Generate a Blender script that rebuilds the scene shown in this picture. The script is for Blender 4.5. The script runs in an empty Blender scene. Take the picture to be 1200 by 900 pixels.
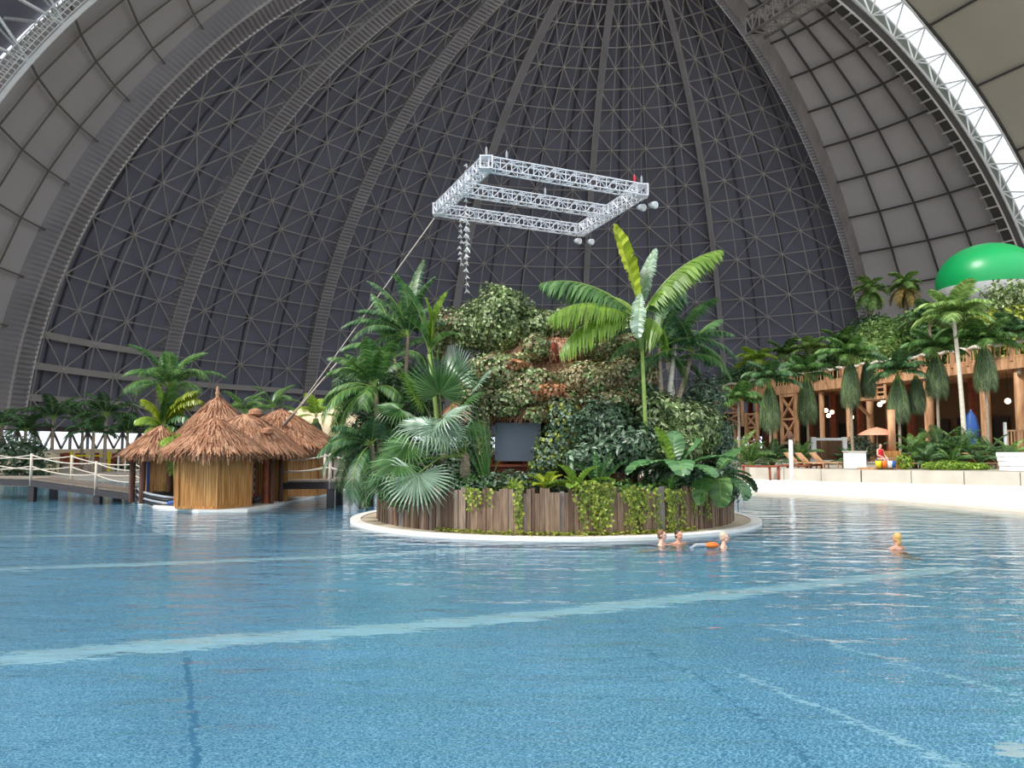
import bpy, math, random
from mathutils import Vector, Matrix
from mathutils.geometry import tessellate_polygon
R_ = random.Random(11)
PI = math.pi
COL = bpy.context.scene.collection
SC = bpy.context.scene
# ---------------------------------------------------------------- camera
F = 932.4; PITCH = math.radians(4.45); CH = 2.3
cam = bpy.data.cameras.new('camera'); camo = bpy.data.objects.new('camera', cam); COL.objects.link(camo)
camo.location = (0, 0, CH); camo.rotation_euler = (PI/2 + PITCH, 0, 0)
cam.sensor_width = 36; cam.lens = 36*F/1200; cam.clip_end = 2000
SC.camera = camo
def ray(px, py):
    u = (px-600)/F; v = (450-py)/F
    return Vector((u, math.cos(PITCH)-v*math.sin(PITCH), math.sin(PITCH)+v*math.cos(PITCH)))
def W(px, py, d):
    r = ray(px, py); return Vector((0, 0, CH)) + r*(d/r.y)
def G(px, py, z=0.0):
    r = ray(px, py); return Vector((0, 0, CH)) + r*((z-CH)/r.z)
# ---------------------------------------------------------------- mesh builder
class MB:
    def __init__(s): s.v = []; s.f = []; s.m = []
    def add(s, vs, fs, mi=0):
        b = len(s.v); s.v += [tuple(p) for p in vs]; s.f += [tuple(i+b for i in f) for f in fs]; s.m += [mi]*len(fs)
    def box(s, c, size, rz=0, mi=0):
        hx, hy, hz = size[0]/2, size[1]/2, size[2]/2; ca, sa = math.cos(rz), math.sin(rz)
        vs = [(c[0]+x*ca-y*sa, c[1]+x*sa+y*ca, c[2]+z) for x in (-hx, hx) for y in (-hy, hy) for z in (-hz, hz)]
        s.add(vs, [(0,1,3,2),(4,6,7,5),(0,4,5,1),(2,3,7,6),(0,2,6,4),(1,5,7,3)], mi)
    def beam(s, p0, p1, w, h=None, up=(0,0,1), mi=0):
        p0 = Vector(p0); p1 = Vector(p1); h = h or w; t = (p1-p0).normalized(); up = Vector(up)
        a = t.cross(up)
        if a.length < 1e-4: a = t.cross(Vector((0,1,0)))
        a.normalize(); b = a.cross(t)
        vs = [p+a*x*w/2+b*y*h/2 for p in (p0, p1) for x, y in ((-1,-1),(1,-1),(1,1),(-1,1))]
        s.add(vs, [(0,1,2,3),(7,6,5,4),(0,4,5,1),(1,5,6,2),(2,6,7,3),(3,7,4,0)], mi)
    def tube(s, pts, r, n=8, mi=0, cap=True):
        pts = [Vector(p) for p in pts]; m = len(pts); vs = []; a = None
        for i, p in enumerate(pts):
            t = (pts[min(i+1, m-1)]-pts[max(i-1, 0)]).normalized()
            if a is None: a = t.cross(Vector((0,0,1)) if abs(t.z) < .9 else Vector((0,1,0)))
            else: a = a - t*a.dot(t)
            a.normalize(); b = t.cross(a); rr = r[i] if isinstance(r, (list, tuple)) else r
            vs += [p+(a*math.cos(2*PI*k/n)+b*math.sin(2*PI*k/n))*rr for k in range(n)]
        fs = [(i*n+k, i*n+(k+1)%n, (i+1)*n+(k+1)%n, (i+1)*n+k) for i in range(m-1) for k in range(n)]
        if cap: fs += [tuple(range(n))[::-1], tuple(range((m-1)*n, m*n))]
        s.add(vs, fs, mi)
    def lathe(s, prof, n=24, c=(0,0,0), mi=0, jit=0, a0=0):
        vs = []
        for r, z in prof:
            for k in range(n):
                a = a0+2*PI*k/n; rr = r*(1+R_.uniform(-jit, jit)); vs.append((c[0]+rr*math.cos(a), c[1]+rr*math.sin(a), c[2]+z+(R_.uniform(-jit, jit)*.3 if jit else 0)))
        fs = [(i*n+k, i*n+(k+1)%n, (i+1)*n+(k+1)%n, (i+1)*n+k) for i in range(len(prof)-1) for k in range(n)]
        s.add(vs, fs, mi)
    def prism(s, poly, z0, z1, mi=0, mtop=None):
        n = len(poly); vs = [(p[0], p[1], z0) for p in poly]+[(p[0], p[1], z1) for p in poly]
        s.add(vs, [(i, (i+1)%n, n+(i+1)%n, n+i) for i in range(n)]+[tuple(range(n))[::-1]], mi)
        s.add(vs, [tuple(range(n, 2*n))], mi if mtop is None else mtop)
    def ball(s, c, r, n=12, m=8, mi=0):
        r = (r, r, r) if not isinstance(r, (tuple, list)) else r
        vs = []; 
        for i in range(m+1):
            t = PI*i/m
            for k in range(n): vs.append((c[0]+r[0]*math.sin(t)*math.cos(2*PI*k/n), c[1]+r[1]*math.sin(t)*math.sin(2*PI*k/n), c[2]+r[2]*math.cos(t)))
        s.add(vs, [(i*n+k, (i+1)*n+k, (i+1)*n+(k+1)%n, i*n+(k+1)%n) for i in range(m) for k in range(n)], mi)
    def mesh(s, name, mats, smooth=False):
        me = bpy.data.meshes.new(name); me.from_pydata(s.v, [], s.f)
        for m in (mats if isinstance(mats, (list, tuple)) else [mats]): me.materials.append(m)
        if len(set(s.m)) > 1: me.polygons.foreach_set('material_index', s.m)
        if smooth: me.polygons.foreach_set('use_smooth', [True]*len(me.polygons))
        me.update(); return me
def tag(o, label=None, cat=None, group=None, kind=None):
    if label: o['label'] = label
    if cat: o['category'] = cat
    if group: o['group'] = group
    if kind: o['kind'] = kind
    return o
def link(name, data, parent=None, loc=None, rot=None, scale=None):
    o = bpy.data.objects.new(name, data); COL.objects.link(o)
    if parent is not None: o.parent = parent
    if loc is not None: o.location = loc
    if rot is not None: o.rotation_euler = rot
    if scale is not None: o.scale = (scale,)*3 if isinstance(scale, (int, float)) else scale
    return o
def obj(name, mb, mats, parent=None, smooth=False, **k): return link(name, mb.mesh(name, mats, smooth), parent, **k)
def empty(name, loc, label, cat, group=None, rz=0):
    return tag(link(name, None, None, loc, (0, 0, rz)), label, cat, group)
def struct(name, mb, mats, label, parent=None, smooth=False):
    o = obj(name, mb, mats, parent, smooth)
    if parent is None: tag(o, label, name.split('_')[0] if name.split('_')[0] in ('wall','floor','ceiling','window','trim') else 'structure', None, 'structure')
    return o
# ---------------------------------------------------------------- materials
def lin(r, g, b): return tuple(((c/255)/12.92 if c/255 <= .04045 else ((c/255+.055)/1.055)**2.4) for c in (r, g, b))+(1,)
class NT:
    def __init__(s, name):
        s.m = bpy.data.materials.new(name); s.m.use_nodes = True; s.t = s.m.node_tree; s.t.nodes.clear()
        s.out = s.t.nodes.new('ShaderNodeOutputMaterial')
    def n(s, typ, ins=None, **props):
        nd = s.t.nodes.new('ShaderNode'+typ)
        for k, v in props.items(): setattr(nd, k, v)
        for k, v in (ins or {}).items():
            if isinstance(v, bpy.types.NodeSocket): s.t.links.new(v, nd.inputs[k])
            else: nd.inputs[k].default_value = v
        return nd
    def ramp(s, fac, stops):
        nd = s.t.nodes.new('ShaderNodeValToRGB'); s.t.links.new(fac, nd.inputs[0]); e = nd.color_ramp.elements
        e[0].position, e[0].color = stops[0]; e[1].position, e[1].color = stops[-1]
        for p, c in stops[1:-1]: x = e.new(p); x.color = c
        return nd.outputs[0]
    def coord(s, kind='Object', scale=(1,1,1)):
        tc = s.n('TexCoord'); mp = s.n('Mapping', {'Vector': tc.outputs[kind], 'Scale': scale}); return mp.outputs[0]
    def fin(s, sh): s.t.links.new(sh, s.out.inputs[0]); return s.m
def plain(name, col, rough=.6, noise=.15, nscale=3., metal=0, bump=0, stretch=(1,1,1), spec=.4, col2=None):
    t = NT(name); v = t.coord('Object', stretch); nz = t.n('TexNoise', {'Vector': v, 'Scale': nscale, 'Detail': 5})
    c = lin(*col); lo = tuple(x*(1-noise) for x in c[:3])+(1,); hi = tuple(min(1, x*(1+noise)) for x in c[:3])+(1,)
    if col2: hi = lin(*col2)
    cr = t.ramp(nz.outputs[0], [(.3, lo), (.7, hi)])
    b = t.n('BsdfPrincipled', {'Base Color': cr, 'Roughness': rough, 'Metallic': metal, 'Specular IOR Level': spec})
    if bump:
        bp = t.n('Bump', {'Height': nz.outputs[0], 'Strength': bump, 'Distance': .05}); t.t.links.new(bp.outputs[0], b.inputs['Normal'])
    return t.fin(b.outputs[0])
def leafmat(name, c1, c2, c3=None, trans=.35, rough=.42, spec=.5):
    t = NT(name); g = t.n('NewGeometry')
    stops = [(0, lin(*c1)), (.6, lin(*c2)), (1, lin(*(c3 or c2)))]
    cr = t.ramp(g.outputs['Random Per Island'], stops)
    v = t.coord(); nz = t.n('TexNoise', {'Vector': v, 'Scale': 1.3, 'Detail': 3})
    hs = t.n('HueSaturation', {'Color': cr, 'Value': t.n('MapRange', {'Value': nz.outputs[0], 'From Min': .3, 'From Max': .7, 'To Min': .75, 'To Max': 1.2}).outputs[0]})
    p = t.n('BsdfPrincipled', {'Base Color': hs.outputs[0], 'Roughness': rough, 'Specular IOR Level': spec})
    tr = t.n('BsdfTranslucent', {'Color': hs.outputs[0]})
    mx = t.n('MixShader', {0: trans, 1: p.outputs[0], 2: tr.outputs[0]})
    return t.fin(mx.outputs[0])
def emit(name, col, st):
    t = NT(name); return t.fin(t.n('Emission', {'Color': lin(*col), 'Strength': st}).outputs[0])
M = {}
M['membrane'] = plain('dark_membrane', (126, 127, 142), .75, .10, .08)
M['pale_membrane'] = plain('pale_membrane', (190, 186, 186), .8, .08, .06)
M['vault_membrane'] = plain('vault_membrane', (196, 190, 174), .8, .08, .05)
M['lattice'] = plain('lattice_steel', (176, 172, 168), .6, .08, .2)
M['grid_dark'] = plain('dark_grid_steel', (78, 74, 72), .6, .08, .2)
M['rib'] = plain('corrugated_rib', (154, 151, 154), .6, .12, .15)
M['rib_dark'] = plain('corrugated_rib_brown', (138, 131, 128), .7, .2, .15)
M['rib_edge'] = plain('rib_edge_steel', (200, 196, 192), .5, .1, .3)
M['white_steel'] = plain('white_painted_steel', (225, 226, 224), .4, .05, 1)
M['alu'] = plain('aluminium_truss', (226, 226, 232), .35, .05, 4, metal=.25)
M['seam'] = plain('membrane_seam', (92, 90, 100), .7, .08, .2)
M['pool_wall'] = plain('pool_wall_tiles', (70, 130, 160), .6, .08, 3)
M['panel_line'] = plain('panel_line_steel', (112, 106, 98), .6, .08, .2)
M['dark_steel'] = plain('dark_steel', (58, 54, 56), .6, .2, 1)
M['sand'] = plain('white_sand', (226, 222, 214), .95, .06, 1.5, bump=.3)
M['beach'] = plain('beach_sand', (206, 194, 178), .95, .08, .8)
M['pave'] = plain('beige_paving', (162, 154, 140), .85, .12, 2)
M['concrete'] = plain('pale_concrete', (186, 178, 164), .8, .1, 1.2)
M['white_curb'] = plain('white_curb', (232, 228, 220), .6, .06, 3)
M['curb_in'] = plain('beige_curb_stone', (190, 176, 152), .85, .12, 4)
M['wood_or'] = plain('orange_pine', (178, 124, 84), .65, .3, 1.2, stretch=(3,3,.6), col2=(214, 168, 126))
M['wood_dk'] = plain('dark_brown_wood', (92, 60, 46), .7, .35, 2, stretch=(2,2,.5))
M['wood_gr'] = plain('grey_weathered_wood', (140, 128, 116), .85, .25, 3)
M['wood_red'] = plain('red_brown_wood', (132, 66, 42), .6, .3, 3)
M['rope'] = plain('cream_rope', (204, 192, 176), .9, .1, 30)
M['soil'] = plain('dark_soil', (58, 46, 36), .95, .3, 4)
M['trunk'] = plain('palm_trunk', (150, 136, 116), .9, .3, 6, stretch=(.5,.5,4), bump=.4)
M['trunk_pale'] = plain('pale_palm_trunk', (206, 198, 182), .8, .15, 6, stretch=(.5,.5,4))
M['stem_green'] = plain('green_stem', (126, 150, 72), .5, .2, 5)
M['stem'] = plain('brown_stem', (96, 82, 60), .8, .3, 5)
M['leaf_palm'] = leafmat('palm_leaf', (44, 84, 36), (86, 126, 58), (130, 160, 92))
M['leaf_palm_d'] = leafmat('dark_palm_leaf', (38, 74, 44), (72, 110, 62), (108, 136, 92), .25)
M['leaf_lite'] = leafmat('light_palm_leaf', (104, 142, 48), (150, 180, 62), (178, 200, 84), .4)
M['leaf_yel'] = leafmat('yellow_green_leaf', (120, 138, 30), (170, 184, 50), (196, 204, 76), .4)
M['leaf_silver'] = leafmat('silver_fan_leaf', (112, 140, 112), (146, 168, 142), (178, 194, 176), .2, .35, .6)
M['leaf_fan'] = leafmat('green_fan_leaf', (58, 98, 48), (84, 124, 62), (112, 146, 88), .3, .38)
M['leaf_banana'] = leafmat('broad_leaf', (104, 142, 44), (128, 160, 58), (140, 170, 70), .45, .4)
M['leaf_broad_d'] = leafmat('glossy_dark_broad_leaf', (58, 100, 56), (84, 124, 76), (104, 140, 92), .2, .3, .6)
M['leaf_ivy'] = leafmat('ivy_leaf', (52, 74, 32), (118, 142, 78), (206, 214, 164), .2, .5)
M['leaf_ivy_dry'] = leafmat('dry_ivy_leaf', (104, 78, 52), (158, 146, 104), (206, 186, 150), .2, .6)
M['leaf_shrub'] = leafmat('dark_shrub_leaf', (36, 60, 38), (72, 100, 68), (150, 168, 142), .2, .4)
M['leaf_vine'] = leafmat('lime_vine_leaf', (84, 104, 30), (140, 156, 52), (196, 200, 90), .35, .5)
M['leaf_far'] = leafmat('far_leaf', (84, 122, 52), (136, 168, 88), (182, 204, 128), .3, .6)
M['leaf_tied'] = leafmat('tied_frond_leaf', (60, 84, 54), (98, 120, 82), (136, 150, 108), .15, .6)
M['leaf_dead'] = leafmat('dead_frond_leaf', (120, 96, 50), (160, 134, 70), (190, 166, 90), .2, .7)
def thatch():
    t = NT('thatch'); v = t.coord('Object', (1,1,1)); n1 = t.n('TexNoise', {'Vector': v, 'Scale': 16, 'Detail': 6}); n2 = t.n('TexNoise', {'Vector': v, 'Scale': 1.6, 'Detail': 4})
    g = t.n('NewGeometry')
    mx = t.n('Mix', {0: .5, 2: n1.outputs[0], 3: g.outputs['Random Per Island']}, data_type='FLOAT')
    c = t.ramp(mx.outputs[0], [(.15, lin(104, 66, 46)), (.5, lin(160, 112, 84)), (.85, lin(208, 170, 138))])
    hs = t.n('HueSaturation', {'Color': c, 'Value': t.n('MapRange', {'Value': n2.outputs[0], 'From Min': .3, 'From Max': .7, 'To Min': .75, 'To Max': 1.15}).outputs[0]})
    b = t.n('BsdfPrincipled', {'Base Color': hs.outputs[0], 'Roughness': .9, 'Specular IOR Level': .2}); bp = t.n('Bump', {'Height': n1.outputs[0], 'Strength': .7, 'Distance': .05}); t.t.links.new(bp.outputs[0], b.inputs['Normal'])
    return t.fin(b.outputs[0])
M['thatch'] = thatch()
M['thatch_pale'] = plain('pale_thatch', (222, 200, 164), .9, .12, 6, bump=.5)
def bamboo():
    t = NT('bamboo_mat'); tc = t.n('TexCoord'); mp = t.n('Mapping', {'Vector': tc.outputs['Object'], 'Scale': (14, 14, .35)})
    nz = t.n('TexNoise', {'Vector': mp.outputs[0], 'Scale': 2.2, 'Detail': 3}); c = t.ramp(nz.outputs[0], [(.32, lin(128, 80, 34)), (.5, lin(176, 118, 56)), (.66, lin(204, 156, 94))])
    b = t.n('BsdfPrincipled', {'Base Color': c, 'Roughness': .6}); bp = t.n('Bump', {'Height': nz.outputs[0], 'Strength': .5, 'Distance': .03}); t.t.links.new(bp.outputs[0], b.inputs['Normal'])
    return t.fin(b.outputs[0])
M['bamboo'] = bamboo()
def plankmat():
    t = NT('weathered_plank'); g = t.n('NewGeometry'); c = t.ramp(g.outputs['Random Per Island'], [(0, lin(88, 66, 52)), (.4, lin(116, 92, 74)), (.8, lin(144, 120, 98)), (1, lin(132, 124, 120))])
    v = t.coord('Object', (9, 9, .8)); nz = t.n('TexNoise', {'Vector': v, 'Scale': 2.5, 'Detail': 6})
    hs = t.n('HueSaturation', {'Color': c, 'Value': t.n('MapRange', {'Value': nz.outputs[0], 'From Min': .3, 'From Max': .7, 'To Min': .55, 'To Max': 1.25}).outputs[0]})
    b = t.n('BsdfPrincipled', {'Base Color': hs.outputs[0], 'Roughness': .85}); bp = t.n('Bump', {'Height': nz.outputs[0], 'Strength': .6, 'Distance': .02}); t.t.links.new(bp.outputs[0], b.inputs['Normal'])
    return t.fin(b.outputs[0])
M['plank'] = plankmat()
M['skin'] = plain('skin', (214, 170, 148), .5, .06, 8); M['skin_red'] = plain('tanned_skin', (206, 148, 122), .5, .06, 8)
for k, c in dict(hair_brown=(118, 84, 58), hair_dark=(52, 36, 28), hair_grey=(186, 168, 146), hair_blond=(200, 156, 92), orange=(224, 110, 40), red=(206, 34, 40), blue=(44, 84, 150), yellow=(226, 200, 30),
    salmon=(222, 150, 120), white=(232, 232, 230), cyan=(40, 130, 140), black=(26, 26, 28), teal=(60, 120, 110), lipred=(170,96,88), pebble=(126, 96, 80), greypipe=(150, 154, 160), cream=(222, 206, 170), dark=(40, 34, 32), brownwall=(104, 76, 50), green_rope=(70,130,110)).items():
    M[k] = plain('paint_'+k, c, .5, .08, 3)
# ---------------------------------------------------------------- the hall
C = Vector((20.43, 130.7)); YAW = math.radians(22.36); RD = 105.0; HD = 98.97; DPH = 22.66
AX = Vector((-math.sin(YAW), math.cos(YAW))); LAT = Vector((math.cos(YAW), math.sin(YAW)))
def dome(phi, th, r=0.0):
    """point of the dome: meridian phi (deg from the hall axis), elevation angle th (rad), r metres outward"""
    a = math.radians(phi)-YAW; k = (RD+r)*math.cos(th)
    return Vector((C.x+k*math.sin(a), C.y+k*math.cos(a), (HD+r)*math.sin(th)))
def vault(s, th, r=0.0):
    """point of the vault behind the dome: s metres back from the dome's arch, th from the right springing over the crown to the left"""
    k = (RD+r)*math.cos(th); p = C - AX*s + LAT*k
    return Vector((p.x, p.y, (HD+r)*math.sin(th)))
TH0 = math.asin(5.2/HD)
PH = [(k-3)*DPH for k in range(-1, 8)]; PH[0] = -90; PH[-1] = 90
def shell(i):
    p0, p1 = PH[i], PH[i+1]; mb = MB(); nu, nv = 12, 40; vs = []
    for j in range(nv+1):
        th = TH0+(PI/2-TH0)*j/nv
        for u in range(nu+1): vs.append(dome(p0+(p1-p0)*u/nu, th, .6))
    mb.add(vs, [(j*(nu+1)+u, j*(nu+1)+u+1, (j+1)*(nu+1)+u+1, (j+1)*(nu+1)+u) for j in range(nv) for u in range(nu)])
    return mb
names = ['leftmost pale panelled dome shell beside the white arch truss', 'dark dome shell right of the broadest left rib', 'second dark dome shell from the left', 'third dark dome shell from the left, above the thatched huts',
 'dark dome shell above the hanging truss, left of the vertical rib', 'dark dome shell right of the near vertical rib', 'rightmost dark latticed dome shell', 'pale panelled dome shell with square grid above the green balloon']
for i in range(8):
    pale = i in (0, 7)
    sh = struct('ceiling', shell(i), M['pale_membrane' if pale else 'membrane'], names[i], smooth=True)
    p0, p1 = PH[i], PH[i+1]; mb = MB(); nc, nr = (4, 16 if i else 18) if pale else (6, 27)
    def nd(c, r_): return dome(p0+(p1-p0)*c/nc, TH0+(PI/2-TH0)*r_/nr, -.9 if not pale else -.2)
    w = (.26 if i == 0 else .40) if pale else .22
    for r_ in range(nr):
        for c in range(nc+1):
            cen = Vector((C.x, C.y, 0)); up = nd(c, r_)-cen
            if 0 < c < nc: mb.beam(nd(c, r_), nd(c, r_+1), w, w*.7, up)
            if c < nc and r_ > 0: mb.beam(nd(c, r_), nd(c+1, r_), w*(5.5 if (i == 1 and r_ in (1,2,3)) or (i in (2,3) and r_ in (1,2)) else 1), w*.7, up)
            if c < nc and not pale:
                if (c+r_) % 2 == 0: mb.beam(nd(c, r_), nd(c+1, r_+1), w, w*.7, up)
                else: mb.beam(nd(c+1, r_), nd(c, r_+1), w, w*.7, up)
    if not pale:
        for r_ in range(1, nr):
            for c in range(nc+1):
                if (c+r_) % 2 == 0: mb.ball(nd(c, r_), .42, 6, 4)
    obj('lattice', mb, M[('panel_line' if i == 0 else 'grid_dark') if pale else 'lattice'], sh)
    mb = MB()
    for c in ((1.5, 3, 4.5) if not pale else (2,)):
        n = 30
        for j in range(n):
            q0 = dome(p0+(p1-p0)*c/nc, TH0+(PI/2-TH0)*j/n, .35); q1 = dome(p0+(p1-p0)*c/nc, TH0+(PI/2-TH0)*(j+1)/n, .35)
            mb.beam(q0, q1, .35, .3, q0-Vector((C.x, C.y, 0)))
    obj('seam', mb, M['seam'], sh) if not pale else None
# ribs: (index in PH, width, depth, side width sign)
RW = {1: (5.0, 3.4), 2: (3.8, 1.8), 3: (3.2, 1.8), 4: (1.9, 1.5), 5: (1.5, 1.2), 6: (1.2, 1.6), 7: (1.6, 5.0), 8: (2.2, 1.5)}
rl = ['broad corrugated dome rib at the far left edge', 'corrugated dome rib rising above the big palm left of the huts', 'corrugated dome rib rising behind the huts to the left of the hanging truss', 'slim double rib passing behind the left end of the hanging truss',
 'slim near vertical rib behind the right half of the hanging truss', 'slim rib leaning left above the tall banana palm', 'brown sided rib reaching down to the two small palms on the hill', 'dark arch edge with rungs bordering the pale panelled shell']
for k, i in enumerate(range(1, 9)):
    w, d = RW[i]; mb = MB(); n = 340 if i < 4 or i == 7 else 60
    hw = math.degrees(w/2/RD); vs = []; amp = .35 if n > 100 else 0
    for j in range(n+1):
        th = TH0+(PI/2-TH0-.02)*j/n; a = hw/max(.25, math.cos(th)) if math.cos(th) > .25 else hw*4; off = amp*(j % 2)
        vs += [dome(PH[i]-a, th, .7), dome(PH[i]-a+off*.4, th, -d+.5), dome(PH[i]-a, th, -d), dome(PH[i]-a*.9, th, -d+off), dome(PH[i]+a*.9, th, -d+off), dome(PH[i]+a, th, -d), dome(PH[i]+a-off*.4, th, -d+.5), dome(PH[i]+a, th, .7)]
    m = 8
    for q in range(m-1):
        fs = [(j*m+q, j*m+q+1, (j+1)*m+q+1, (j+1)*m+q) for j in range(n)]
        b = len(mb.v) if q == 0 else 0
        if q == 0: mb.add(vs, fs, 1 if i == 7 else 0)
        else: mb.f += fs; mb.m += [2 if q in (1, 2, 4, 5) and not (i == 7 and q > 3) else (1 if (i == 7 and q != 3) else 0)]*len(fs)
    mats = [M['rib'] if i < 8 else M['grid_dark'], M['rib_dark'], M['rib_edge']]
    r = struct('trim_%d' % (k+1), mb, mats, rl[k])
    if i == 8:
        e = MB()
        for j in range(56):
            th = TH0+(PI/2-TH0)*j/56; hw2 = .75/max(.3, math.cos(th)); e.beam(dome(90-hw2, th, -1.8), dome(90+hw2, th, -1.8), .3)
        obj('rung', e, M['rib_edge'], r)
# annulus between the dome edge and the glazing, glazing, vault
mb = MB(); n = 60; vs = []
for j in range(n+1):
    th = PI*.56*j/n; vs += [vault(-.5, th, .6), vault(0, th, 5.0)]
mb.add(vs, [(2*j, 2*j+1, 2*j+3, 2*j+2) for j in range(n)])
struct('wall_arch', mb, plain('grey_green_cladding', (132, 138, 128), .8, .1, .1), 'grey green band between the dome edge and the arched glazing')
def strip(s0, s1, r0, r1, t0, t1, n=60, th=.0):
    mb = MB(); vs = []
    for j in range(n+1):
        a = t0+(t1-t0)*j/n; vs += [vault(s0, a, r0), vault(s1, a, r1)]
    mb.add(vs, [(2*j, 2*j+1, 2*j+3, 2*j+2) for j in range(n)]); return mb
def glassmat():
    t = NT('thin_glazing'); g = t.n('BsdfGlossy', {'Roughness': .1, 'Color': (.9, .95, 1, 1)}); tr = t.n('BsdfTransparent', {'Color': (.97, .98, 1, 1)}); fr = t.n('Fresnel', {'IOR': 1.3})
    return t.fin(t.n('MixShader', {0: fr.outputs[0], 1: tr.outputs[0], 2: g.outputs[0]}).outputs[0])
M['glass'] = glassmat()
struct('window_1', strip(0, 4.6, 5.2, 6.0, .0, PI*.57, 40), M['glass'], 'bright arched glazing strip at the upper right between dome and vault')
mb = MB()
for j in range(1, 60):
    a = PI*j/60; mb.beam(vault(0, a, 5.1), vault(4.6, a, 5.9), .2)
SEG = 35.0
for k, (s0, s1) in enumerate(((4.6, 42), (42, 80))):
    v = struct('ceiling', strip(s0, s1, 6, 6, .0, PI*.57, 40), M['vault_membrane'], ['pale vault membrane in the top right corner beyond the glazing', 'vault membrane farther back over the right side of the hall'][k], smooth=True)
    mb = MB()
    for j in range(0, 12):
        a = PI*.57*j/12+.05
        if j: mb.beam(vault(s0, a, 5.6), vault(s1, a, 5.6), .35)
    for j in range(60):
        a = PI*.57*j/60; b = PI*.57*(j+1)/60; mb.beam(vault(s0, a, 5.8), vault(s0, b, 5.8), .6)
    obj('seam', mb, M['grid_dark'], v)
v = struct('ceiling', strip(-.5, 62, 1.2, 6, PI*.57, PI, 40), M['membrane'], 'dark vault membrane in the top left corner beyond the white arch truss', smooth=True)
mb = MB()
for j in range(22):
    a = PI*.57+PI*.43*j/22; b = a+PI*.43/22
    for q in range(8):
        s = 4.6+7.1*q
        mb.beam(vault(s, a, 4.9), vault(s, b, 4.9), .35); mb.beam(vault(s, a, 4.9), vault(s+7.1, a if (j+q) % 2 else a, 4.9), .35); mb.beam(vault(s if (j+q) % 2 else s+7.1, a, 4.9), vault(s+7.1 if (j+q) % 2 else s, b, 4.9), .35)
obj('lattice', mb, M['lattice'], v)
# white three-chord arch truss
def arch_par(th):
    k = th/PI; k = max(0, min(1, (k-.3)/.4)); return k
def ch(which, th):
    k = arch_par(th)
    a = {0: (1.5, .6), 1: (0.4, 4.6), 2: (4.4, 5.3)}[which]; b = {0: (8.7, -5.0), 1: (3.5, 3.5), 2: (14, 3.5)}[which]
    s = a[0]+(b[0]-a[0])*k; r = a[1]+(b[1]-a[1])*k; return vault(s, th, r)
mb = MB(); N = 96
for w_, rad in ((0, .36), (1, .26), (2, .26)):
    def rr(j): return rad*(.8+.2*arch_par(PI*j/N))
    mb.tube([ch(w_, PI*j/N) for j in range(N+1)], [rr(j) for j in range(N+1)], 8)
for j in range(0, N, 2):
    a, b, c2 = PI*j/N, PI*(j+1)/N, PI*(j+2)/N; q = .17+.05*arch_par(a)
    mb.tube([ch(0, a), ch(1, b)], q, 5); mb.tube([ch(1, b), ch(0, c2)], q, 5); mb.tube([ch(0, a), ch(2, b)], q, 5); mb.tube([ch(2, b), ch(0, c2)], q, 5); mb.tube([ch(1, b), ch(2, b)], q, 5)
tr = struct('trim_9', mb, M['white_steel'], 'white tubular arch truss spanning the hall, seen at both upper corners')
mb = MB()
for j in range(200):                      # catwalk along the left chord
    a = PI*.5+PI*.5*j/200; b = a+PI*.5/200
    k = arch_par(a)
    for ds in (1.0, 2.6):
        p = vault(8.7+ds, a, -3.8); q = vault(8.7+ds, b, -3.8); mb.beam(p, q, .12); mb.beam(p+(p-Vector((C.x, C.y, 0))).normalized()*-1.1, q+(q-Vector((C.x, C.y, 0))).normalized()*-1.1, .1)
        mb.beam(p, p+(p-Vector((C.x, C.y, 0))).normalized()*-1.1, .1)
    mb.beam(vault(9.7, a, -3.8), vault(11.3, a, -3.8), .12)
obj('catwalk', mb, M['white_steel'], tr)
# dome base: glazed strip with braces and low wall
mb = MB(); g = MB(); wl = MB(); n = 72; br = MB()
for j in range(n):
    p0 = -90+180*j/n; p1 = p0+180/n
    q = [dome(p0, 0, -.3), dome(p1, 0, -.3)]
    a0, a1 = q; z0, z1 = .3, 5.3
    wl.add([(a0.x, a0.y, 0), (a1.x, a1.y, 0), (a1.x, a1.y, 1.7), (a0.x, a0.y, 1.7)], [(0,1,2,3)])
    wl.add([(a0.x, a0.y, 5.0), (a1.x, a1.y, 5.0), (a1.x, a1.y, 5.8), (a0.x, a0.y, 5.8)], [(0,1,2,3)], 1)
    g.add([(a0.x, a0.y, 1.7), (a1.x, a1.y, 1.7), (a1.x, a1.y, 5.0), (a0.x, a0.y, 5.0)], [(0,1,2,3)])
    br.beam((a0.x, a0.y, 1.7), (a0.x, a0.y, 5.2), .4)
    b0 = Vector((a0.x, a0.y, 5.1)); b1 = Vector((a1.x, a1.y, 5.1)); mid = (b0+b1)/2
    br.beam(b0, (mid.x, mid.y, 1.8), .3); br.beam((mid.x, mid.y, 1.8), b1, .3)
    br.beam(b0, b1, .4)
w = struct('wall_base', wl, [M['cream'], M['grid_dark']], 'low cream wall around the foot of the dome')
w2 = struct('window_2', g, M['glass'], 'low glazed strip around the foot of the dome behind the left beach')
obj('brace', br, M['grid_dark'], w2)
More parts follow.
